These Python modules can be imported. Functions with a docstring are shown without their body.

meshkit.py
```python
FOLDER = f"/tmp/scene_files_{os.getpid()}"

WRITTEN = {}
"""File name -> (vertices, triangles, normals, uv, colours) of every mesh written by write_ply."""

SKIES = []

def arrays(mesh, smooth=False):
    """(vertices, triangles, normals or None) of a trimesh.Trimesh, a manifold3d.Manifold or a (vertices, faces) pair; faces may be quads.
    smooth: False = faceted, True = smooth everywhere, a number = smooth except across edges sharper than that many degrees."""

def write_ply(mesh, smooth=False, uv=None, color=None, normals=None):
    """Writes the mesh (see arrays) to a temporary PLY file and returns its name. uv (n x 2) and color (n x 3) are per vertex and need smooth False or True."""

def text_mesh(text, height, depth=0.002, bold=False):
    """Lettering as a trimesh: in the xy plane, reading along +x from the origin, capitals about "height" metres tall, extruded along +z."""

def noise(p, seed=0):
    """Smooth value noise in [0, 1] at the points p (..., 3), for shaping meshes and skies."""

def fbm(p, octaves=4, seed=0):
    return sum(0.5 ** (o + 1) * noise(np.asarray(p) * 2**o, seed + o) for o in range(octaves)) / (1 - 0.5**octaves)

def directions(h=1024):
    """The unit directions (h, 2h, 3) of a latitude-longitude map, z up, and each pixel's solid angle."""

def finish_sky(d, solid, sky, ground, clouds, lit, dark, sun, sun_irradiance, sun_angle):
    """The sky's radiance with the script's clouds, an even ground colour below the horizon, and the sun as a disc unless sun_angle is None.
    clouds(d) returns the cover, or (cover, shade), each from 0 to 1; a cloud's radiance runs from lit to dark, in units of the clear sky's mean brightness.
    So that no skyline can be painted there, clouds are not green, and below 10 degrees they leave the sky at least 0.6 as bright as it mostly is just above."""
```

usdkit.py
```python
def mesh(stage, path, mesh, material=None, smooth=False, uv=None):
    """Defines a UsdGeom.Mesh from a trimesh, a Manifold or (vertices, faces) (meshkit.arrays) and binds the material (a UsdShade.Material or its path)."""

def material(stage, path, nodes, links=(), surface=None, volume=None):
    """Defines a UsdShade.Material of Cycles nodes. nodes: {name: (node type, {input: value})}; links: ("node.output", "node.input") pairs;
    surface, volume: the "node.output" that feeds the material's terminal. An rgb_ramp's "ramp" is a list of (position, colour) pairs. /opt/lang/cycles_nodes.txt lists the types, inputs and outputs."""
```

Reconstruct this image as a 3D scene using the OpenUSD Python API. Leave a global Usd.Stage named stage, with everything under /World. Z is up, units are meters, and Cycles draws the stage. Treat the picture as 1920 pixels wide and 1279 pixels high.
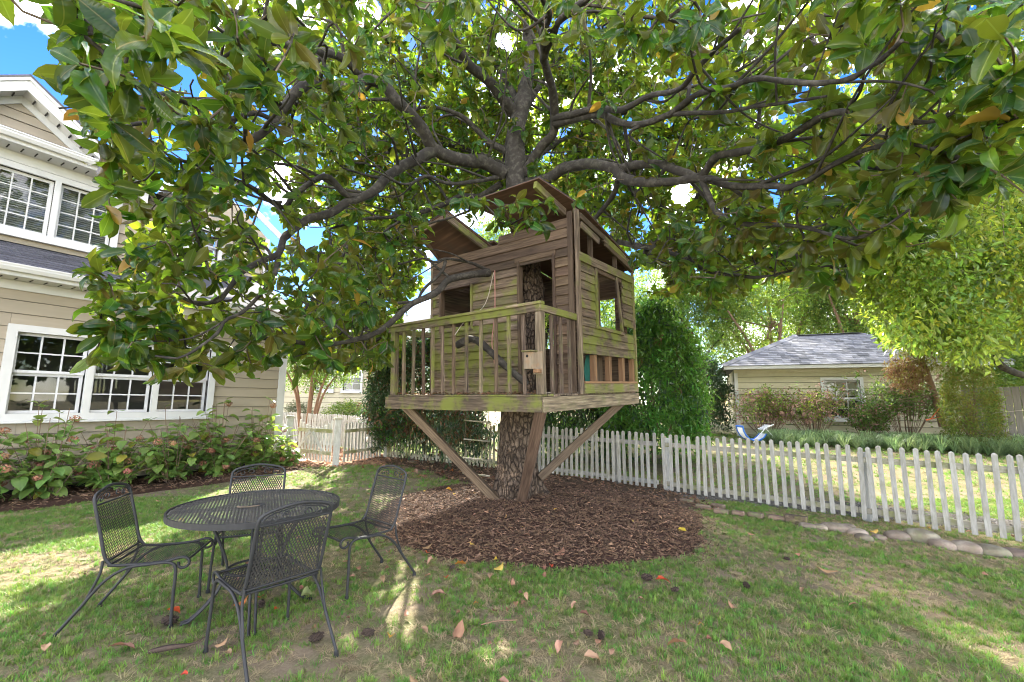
import math, numpy as np, trimesh, usdkit
from meshkit import noise, fbm
from pxr import Usd, UsdGeom, UsdLux, UsdShade, Gf, Sdf, Vt
from scipy.spatial import cKDTree

rng = np.random.default_rng(7)
stage = Usd.Stage.CreateInMemory()
UsdGeom.SetStageUpAxis(stage, 'Z'); UsdGeom.SetStageMetersPerUnit(stage, 1.0)
UsdGeom.Xform.Define(stage, '/World'); UsdGeom.Scope.Define(stage, '/World/Looks')
A = np.array

# ------------------------------------------------------------------ camera, sky, sun, exposure
EYE = A([0, 0, 1.5]); PITCH, ROLL, FPX = math.radians(7.8), math.radians(0.6), 830.0
FW = A([0, math.cos(PITCH), math.sin(PITCH)]); RT = A([1.0, 0, 0]); UP = np.cross(RT, FW)
RT, UP = math.cos(ROLL) * RT + math.sin(ROLL) * UP, math.cos(ROLL) * UP - math.sin(ROLL) * RT
cam = UsdGeom.Camera.Define(stage, '/World/camera')
cam.CreateHorizontalApertureAttr(36.0); cam.CreateVerticalApertureAttr(36.0 * 682 / 1024)
cam.CreateFocalLengthAttr(36.0 * FPX / 1920); cam.CreateClippingRangeAttr(Gf.Vec2f(0.05, 600))
cam.CreateExposureAttr(3.5)
cam.AddTransformOp().Set(Gf.Matrix4d(*RT, 0, *UP, 0, *(-FW), 0, *EYE, 1))

SUN = A([-0.14, 0.78, 0.60]); SUN = SUN / np.linalg.norm(SUN)
CLOUD = (0.37, 0.91, 0.0)
dome = UsdLux.DomeLight.Define(stage, '/World/sky'); dome.GetPrim().SetCustomDataByKey('kind', 'structure')
skymat = usdkit.material(stage, '/World/Looks/sky', {
    'sky': ('sky_texture', {'sky_type': 'single_scattering', 'sun_disc': False, 'sun_elevation': math.asin(SUN[2]), 'sun_rotation': math.atan2(SUN[0], SUN[1]), 'aerosol_density': 0.04, 'air_density': 1.0, 'ozone_density': 1.0}),
    'co': ('texture_coordinate', {}), 'cm': ('mapping', {'location': CLOUD}), 'cn': ('noise_texture', {'scale': 4.0, 'detail': 7.0, 'roughness': 0.58}),
    'cr': ('rgb_ramp', {'ramp': [(0.0, (0, 0, 0)), (0.50, (0, 0, 0)), (0.66, (1, 1, 1)), (1, (1, 1, 1))]}),
    'hs': ('hsv', {'hue': 0.522, 'saturation': 1.45, 'value': 0.24}),
    'mx': ('mix_color', {'b': (8.8, 8.3, 7.6), 'use_clamp': False}),
    'bg': ('background_shader', {'strength': 0.15})},
    [('co.generated', 'cm.vector'), ('cm.vector', 'cn.vector'), ('cn.fac', 'cr.fac'), ('sky.color', 'hs.color'), ('cr.color', 'mx.fac'), ('hs.color', 'mx.a'), ('mx.result', 'bg.color')], surface='bg.background')
UsdShade.MaterialBindingAPI.Apply(dome.GetPrim()).Bind(skymat)
sun = UsdLux.DistantLight.Define(stage, '/World/sun')
sun.CreateIntensityAttr(0.5); sun.CreateAngleAttr(0.8); sun.CreateNormalizeAttr(True); sun.CreateColorAttr(Gf.Vec3f(1.0, 0.94, 0.82))
sun.AddTransformOp().Set(Gf.Matrix4d().SetRotate(Gf.Rotation(Gf.Vec3d(0, 0, -1), Gf.Vec3d(*map(float, -SUN)))))

def ray(x, y): return FW + RT * (x - 960) / FPX - UP * (y - 639.5) / FPX
def at(x, y, Y):                       # the point on the sight line of a photo position at distance Y (metres north of the eye)
    d = ray(x, y); return EYE + d * Y / d[1]
def ground_pt(x, y, z=0.0):
    d = ray(x, y); return EYE + d * (z - EYE[2]) / d[2]
def proj(p):
    d = np.asarray(p, float) - EYE; z = np.maximum(d @ FW, 1e-3)
    return np.stack([960 + FPX * (d @ RT) / z, 639.5 - FPX * (d @ UP) / z], -1)

# ------------------------------------------------------------------ prim helpers
WM, used = {}, {}
def fresh(parent, name):
    n = used.get((parent, name), 0); used[(parent, name)] = n + 1
    return f'{parent}/{name}' if n == 0 else f'{parent}/{name}_{n:03d}'
def gfm(m): return Gf.Matrix4d(*np.asarray(m, float).T.ravel().tolist())
def setop(x, m, parent):
    m = np.linalg.inv(WM.get(parent, np.eye(4))) @ m
    if not np.allclose(m, np.eye(4), atol=1e-9): UsdGeom.Xformable(x).AddTransformOp().Set(gfm(m))
def tag(prim, label=None, cat=None, group=None, kind=None):
    for k, v in (('label', label), ('category', cat), ('group', group), ('kind', kind)):
        if v: prim.SetCustomDataByKey(k, v)
def thing(name, label, cat, loc=(0, 0, 0), rz=0.0, group=None):
    p = fresh('/World', name); x = UsdGeom.Xform.Define(stage, p)
    m = np.eye(4); c, s = math.cos(rz), math.sin(rz); m[:2, :2] = [[c, -s], [s, c]]; m[:3, 3] = loc
    WM[p] = m; UsdGeom.Xformable(x).AddTransformOp().Set(gfm(m)); tag(x.GetPrim(), label, cat, group); return p
def copy_of(src, name, label, cat, loc, rz, group=None):
    p = fresh('/World', name); x = UsdGeom.Xform.Define(stage, p); pr = x.GetPrim()
    pr.GetReferences().AddInternalReference(src); pr.SetInstanceable(True)
    m = np.eye(4); c, s = math.cos(rz), math.sin(rz); m[:2, :2] = [[c, -s], [s, c]]; m[:3, 3] = loc
    WM[p] = m; UsdGeom.Xformable(x).MakeMatrixXform().Set(gfm(m)); tag(pr, label, cat, group); return p
def mesh(parent, name, v, f, mat, m=None, n=None, label=None, cat=None, group=None, kind=None, uni=None):
    """One Mesh prim under parent; v in the frame m (world by default)."""
    p = fresh(parent, name); me = UsdGeom.Mesh.Define(stage, p); v = np.asarray(v, float); f = np.asarray(f, int)
    if m is None: m = np.eye(4)
    WM[p] = m; setop(me, m, parent)
    me.CreatePointsAttr(Vt.Vec3fArray.FromNumpy(v.astype(np.float32)))
    me.CreateFaceVertexCountsAttr(Vt.IntArray.FromNumpy(np.full(len(f), f.shape[1], np.int32)))
    me.CreateFaceVertexIndicesAttr(Vt.IntArray.FromNumpy(f.astype(np.int32).ravel()))
    me.CreateSubdivisionSchemeAttr('none')
    if n is not None:
        me.CreateNormalsAttr(Vt.Vec3fArray.FromNumpy(np.asarray(n, np.float32))); me.SetNormalsInterpolation('vertex')
    UsdShade.MaterialBindingAPI.Apply(me.GetPrim()).Bind(mat); tag(me.GetPrim(), label, cat, group, kind)
    return p
def world(name, v, f, mat, label=None, cat=None, group=None, kind=None, n=None):
    return mesh('/World', name, v, f, mat, None, n, label, cat, group, kind)
def vnormals(v, f):
    v = np.asarray(v); f = np.asarray(f); tri = f if f.shape[1] == 3 else np.vstack([f[:, :3], f[:, [0, 2, 3]]])
    c = np.cross(v[tri[:, 1]] - v[tri[:, 0]], v[tri[:, 2]] - v[tri[:, 0]]); n = np.zeros_like(v, float)
    for k in range(3): np.add.at(n, tri[:, k], c)
    return n / np.maximum(np.linalg.norm(n, axis=1, keepdims=True), 1e-12)
def unit(v): v = np.asarray(v, float); return v / max(np.linalg.norm(v), 1e-12)

# chamfered box: topology made once, 44 triangles
def _cb():
    s = [(x, y, z) for x in (-1, 1) for y in (-1, 1) for z in (-1, 1)]; v = []
    for q in s:
        for k in range(3): v.append([q[j] * (1.0 if j == k else 0.9) for j in range(3)])
    h = trimesh.Trimesh(v, process=False).convex_hull if False else trimesh.convex.convex_hull(A(v, float))
    idx = cKDTree(A(v)).query(h.vertices)[1]
    sg = A([q for q in s for _ in range(3)], float); ax = A([k for _ in s for k in range(3)])
    return sg, ax, idx[h.faces]
CB_S, CB_A, CB_F = _cb()
def cbox(sx, sy, sz, c=0.004):
    h = A([sx, sy, sz]) / 2; c = min(c, 0.3 * min(sx, sy, sz)); inset = np.full((24, 3), c); inset[np.arange(24), CB_A] = 0
    return CB_S * (h - inset), CB_F
BX_V = A([[x, y, z] for x in (-.5, .5) for y in (-.5, .5) for z in (-.5, .5)]); BX_F = A([[0, 1, 3, 2], [4, 6, 7, 5], [0, 4, 5, 1], [2, 3, 7, 6], [0, 2, 6, 4], [1, 5, 7, 3]])
def frame(o, x, y, z):
    m = np.eye(4); m[:3, 0], m[:3, 1], m[:3, 2], m[:3, 3] = x, y, z, o; return m
def board(parent, name, p0, p1, w, t, wdir, mat, c=0.004, ext=0.0, **k):
    """A plank from p0 to p1, w wide along wdir, t thick; its own x axis runs along the grain."""
    p0, p1 = A(p0, float), A(p1, float); x = unit(p1 - p0); y = unit(A(wdir, float) - x * np.dot(wdir, x)); z = np.cross(x, y)
    v, f = cbox(np.linalg.norm(p1 - p0) + 2 * ext, w, t, c)
    return mesh(parent, name, v, f, mat, frame((p0 + p1) / 2, x, y, z), **k)
def tube(pts, rad, k=6, cap=True):
    p = np.asarray(pts, float); rad = np.broadcast_to(np.asarray(rad, float), (len(p),)); t = np.gradient(p, axis=0); t /= np.linalg.norm(t, axis=1, keepdims=True) + 1e-12
    u = np.zeros_like(p); ref = A([0, 0, 1.0]) if abs(t[0, 2]) < 0.9 else A([1.0, 0, 0]); u[0] = unit(np.cross(t[0], ref))
    for i in range(1, len(p)): w = u[i - 1] - t[i] * (u[i - 1] @ t[i]); u[i] = w / (np.linalg.norm(w) + 1e-12)
    w = np.cross(t, u); a = np.arange(k) * 2 * np.pi / k
    nn = np.cos(a)[None, :, None] * u[:, None] + np.sin(a)[None, :, None] * w[:, None]
    v = (p[:, None] + rad[:, None, None] * nn).reshape(-1, 3); n = nn.reshape(-1, 3)
    i, j = np.meshgrid(np.arange(len(p) - 1), np.arange(k), indexing='ij'); j2 = (j + 1) % k
    f = np.stack([i * k + j, i * k + j2, (i + 1) * k + j2, (i + 1) * k + j], -1).reshape(-1, 4)
    if cap:
        v = np.vstack([v, p[:1], p[-1:]]); n = np.vstack([n, -t[:1], t[-1:]]); a0, a1, e = len(v) - 2, len(v) - 1, (len(p) - 1) * k
        jj = np.arange(k); f = np.vstack([f, np.stack([np.full(k, a0), (jj + 1) % k, jj, jj], 1), np.stack([np.full(k, a1), e + jj, e + (jj + 1) % k, e + (jj + 1) % k], 1)])
    return v, f, n
def tri(f): f = np.asarray(f); return np.vstack([f[:, :3], f[:, [0, 2, 3]][f[:, 2] != f[:, 3]]]) if f.shape[1] == 4 else f
def join(parts):
    vs, fs, ns, o = [], [], [], 0
    for q in parts:
        vs.append(q[0]); fs.append(tri(q[1]) + o); o += len(q[0])
        if len(q) > 2: ns.append(q[2])
    return np.vstack(vs), np.vstack(fs), (np.vstack(ns) if len(ns) == len(parts) else None)
def smooth_path(pts, n=None, step=0.08):
    """Catmull-Rom through control points, resampled."""
    p = np.asarray(pts, float)
    if len(p) < 3: q = p
    else:
        e = np.vstack([2 * p[0] - p[1], p, 2 * p[-1] - p[-2]]); q = []
        for i in range(len(p) - 1):
            t = np.linspace(0, 1, 8, endpoint=False)[:, None]; a, b, c, d = e[i:i + 4]
            q.append(0.5 * (2 * b + (c - a) * t + (2 * a - 5 * b + 4 * c - d) * t**2 + (3 * b - 3 * c + d - a) * t**3))
        q = np.vstack(q + [p[-1:]])
    s = np.concatenate([[0], np.cumsum(np.linalg.norm(np.diff(q, axis=0), axis=1))]); n = n or max(3, int(s[-1] / step) + 1); g = np.linspace(0, s[-1], n)
    return np.stack([np.interp(g, s, q[:, k]) for k in range(q.shape[1])], 1)
def tubepart(parent, name, pts, rad, mat, k=7, **kw):
    v, f, n = tube(pts, rad, k); return mesh(parent, name, v, tri(f), mat, None, n, **kw)
def rotm_from(x, z):
    """Rotation matrices (n,3,3) whose x columns are x and whose z columns are nearest z."""
    x = x / (np.linalg.norm(x, axis=1, keepdims=True) + 1e-12); y = np.cross(z, x); y /= np.linalg.norm(y, axis=1, keepdims=True) + 1e-9
    return np.stack([x, y, np.cross(x, y)], -1)
def quats(R):
    from scipy.spatial.transform import Rotation
    return Rotation.from_matrix(R).as_quat()
def instancer(parent, name, protos, pos, R, scale, idx, **kw):
    p = fresh(parent, name); pi = UsdGeom.PointInstancer.Define(stage, p); WM[p] = np.eye(4); setop(pi, np.eye(4), parent); tg = []
    for i, (v, f, n, mat) in enumerate(protos):
        q = mesh(p, f'piece_{i + 1:03d}', v, f, mat, None, n); tg.append(q)
    pi.CreatePrototypesRel().SetTargets(tg); q = quats(R)
    pi.CreatePositionsAttr(Vt.Vec3fArray.FromNumpy(np.asarray(pos, np.float32)))
    pi.CreateOrientationsAttr(Vt.QuathArray([Gf.Quath(float(w), float(x), float(y), float(z)) for x, y, z, w in q]))
    s = np.asarray(scale, np.float32); s = np.repeat(s[:, None], 3, 1) if s.ndim == 1 else s
    pi.CreateScalesAttr(Vt.Vec3fArray.FromNumpy(np.ascontiguousarray(s))); pi.CreateProtoIndicesAttr(Vt.IntArray.FromNumpy(np.asarray(idx, np.int32)))
    tag(pi.GetPrim(), **kw); return p
def rand_dirs(n, r=rng): d = r.normal(size=(n, 3)); return d / np.linalg.norm(d, axis=1, keepdims=True)

# ------------------------------------------------------------------ materials
def surf(name, ramp, scale=6.0, detail=5.0, rough=0.7, bump=0.0, bdist=0.01, stretch=(1, 1, 1), coord='object', vary=0.0, hue=0.0, moss=None, moss_at=(0.52, 0.66), moss_scale=2.2, spec=0.4, stain=None, metallic=0.0, bump_scale=None, voronoi=False):
    """A noise-ramp surface; vary: brightness spread between objects; moss / stain: (colour) patches of growth or dirt with shapes of their own."""
    N = {'tc': ('texture_coordinate', {}), 'ge': ('geometry', {}), 'oi': ('object_info', {}), 'mp': ('mapping', {'scale': stretch}),
         'w': ('math', {'math_type': 'multiply', 'value2': 61.0}), 'no': ('noise_texture', {'dimensions': '4D', 'scale': scale, 'detail': detail, 'roughness': 0.6}),
         'ra': ('rgb_ramp', {'ramp': ramp}), 'pb': ('principled_bsdf', {'roughness': rough, 'specular_ior_level': spec, 'metallic': metallic})}
    L = [('tc.object' if coord == 'object' else 'ge.position', 'mp.vector'), ('mp.vector', 'no.vector'), ('oi.random', 'w.value1'), ('w.value', 'no.w'), ('no.fac', 'ra.fac')]
    out = 'ra.color'
    if vary or hue:
        N['mr'] = ('map_range', {'to_min': 1 - vary, 'to_max': 1 + vary}); N['hs'] = ('hsv', {}); L += [('oi.random', 'mr.value'), ('mr.result', 'hs.value'), (out, 'hs.color')]
        if hue:
            N['wn'] = ('white_noise_texture', {'dimensions': '1D'}); N['mh'] = ('map_range', {'to_min': 0.5 - hue, 'to_max': 0.5 + hue}); L += [('oi.random', 'wn.w'), ('wn.value', 'mh.value'), ('mh.result', 'hs.hue')]
        out = 'hs.color'
    for key, col, thr, sc in (('mo', moss, moss_at, moss_scale), ('st', stain, (0.5, 0.75), 5.0)):
        if col is not None:
            N[key + 'n'] = ('noise_texture', {'scale': sc, 'detail': 6.0, 'roughness': 0.65}); N[key + 'r'] = ('rgb_ramp', {'ramp': [(0, (0, 0, 0)), (thr[0], (0, 0, 0)), (thr[1], (0.85, 0.85, 0.85)), (1, (0.9, 0.9, 0.9))]})
            N[key + 'm'] = ('mix_color', {'b': col}); L += [('ge.position', key + 'n.vector'), (key + 'n.fac', key + 'r.fac'), (key + 'r.color', key + 'm.fac'), (out, key + 'm.a')]; out = key + 'm.result'
    L.append((out, 'pb.base_color'))
    if bump:
        N['bu'] = ('bump', {'strength': bump, 'distance': bdist}); src = 'no.fac'
        if bump_scale:
            N['bn'] = ('noise_texture', {'scale': bump_scale, 'detail': 4.0}); L.append(('mp.vector', 'bn.vector')); src = 'bn.fac'
        L += [(src, 'bu.height'), ('bu.normal', 'pb.normal')]
    return usdkit.material(stage, '/World/Looks/' + name, N, L, surface='pb.BSDF')
def plain(name, col, rough=0.5, metallic=0.0, spec=0.5):
    return usdkit.material(stage, '/World/Looks/' + name, {'pb': ('principled_bsdf', {'base_color': col, 'roughness': rough, 'metallic': metallic, 'specular_ior_level': spec})}, [], surface='pb.BSDF')
def leafmat(name, top, under, trans, rough=0.4, tfac=0.4, vary=0.35, hue=0.03, spec=0.5, vein=None, yellow=None, yfrac=0.1):
    """Two-sided leaf: upper and under colour, light passing through; brightness and hue vary per leaf or cluster."""
    N = {'ge': ('geometry', {}), 'oi': ('object_info', {}), 'wn': ('white_noise_texture', {'dimensions': '1D'}),
         'mv': ('map_range', {'to_min': 1 - vary, 'to_max': 1 + vary}), 'mh': ('map_range', {'to_min': 0.5 - hue, 'to_max': 0.5 + hue}),
         'mx': ('mix_color', {'a': top, 'b': under}), 'hs': ('hsv', {}), 'ht': ('hsv', {'color': trans}),
         'pb': ('principled_bsdf', {'roughness': rough, 'specular_ior_level': spec}), 'tr': ('translucent_bsdf', {}), 'ms': ('mix_closure', {'fac': tfac})}
    L = [('ge.backfacing', 'mx.fac'), ('oi.random', 'wn.w'), ('oi.random', 'mv.value'), ('wn.value', 'mh.value'), ('mv.result', 'hs.value'), ('mh.result', 'hs.hue'), ('mh.result', 'ht.hue'), ('mv.result', 'ht.value'),
         ('pb.BSDF', 'ms.closure1'), ('tr.BSDF', 'ms.closure2')]
    out = 'mx.result'
    if vein:
        N['tc'] = ('texture_coordinate', {}); N['sx'] = ('separate_xyz', {}); N['ab'] = ('math', {'math_type': 'absolute'}); N['lt'] = ('math', {'math_type': 'less_than', 'value2': 0.0022}); N['vm'] = ('mix_color', {'b': vein})
        N['wv'] = ('wave_texture', {'wave_type': 'bands', 'bands_direction': 'x', 'scale': 26.0, 'distortion': 1.5}); N['bu'] = ('bump', {'strength': 0.25, 'distance': 0.002})
        L += [('tc.object', 'sx.vector'), ('sx.y', 'ab.value1'), ('ab.value', 'lt.value1'), ('lt.value', 'vm.fac'), (out, 'vm.a'), ('tc.object', 'wv.vector'), ('wv.fac', 'bu.height'), ('bu.normal', 'pb.normal')]; out = 'vm.result'
    if yellow:
        N['wy'] = ('white_noise_texture', {'dimensions': '1D'}); N['w2'] = ('math', {'math_type': 'multiply', 'value2': 17.3}); N['ly'] = ('math', {'math_type': 'less_than', 'value2': yfrac}); N['ym'] = ('mix_color', {'b': yellow})
        L += [('oi.random', 'w2.value1'), ('w2.value', 'wy.w'), ('wy.value', 'ly.value1'), ('ly.value', 'ym.fac'), (out, 'ym.a')]; out = 'ym.result'
    L += [(out, 'hs.color'), ('hs.color', 'pb.base_color'), ('ht.color', 'tr.color')]
    return usdkit.material(stage, '/World/Looks/' + name, N, L, surface='ms.closure')

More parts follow.
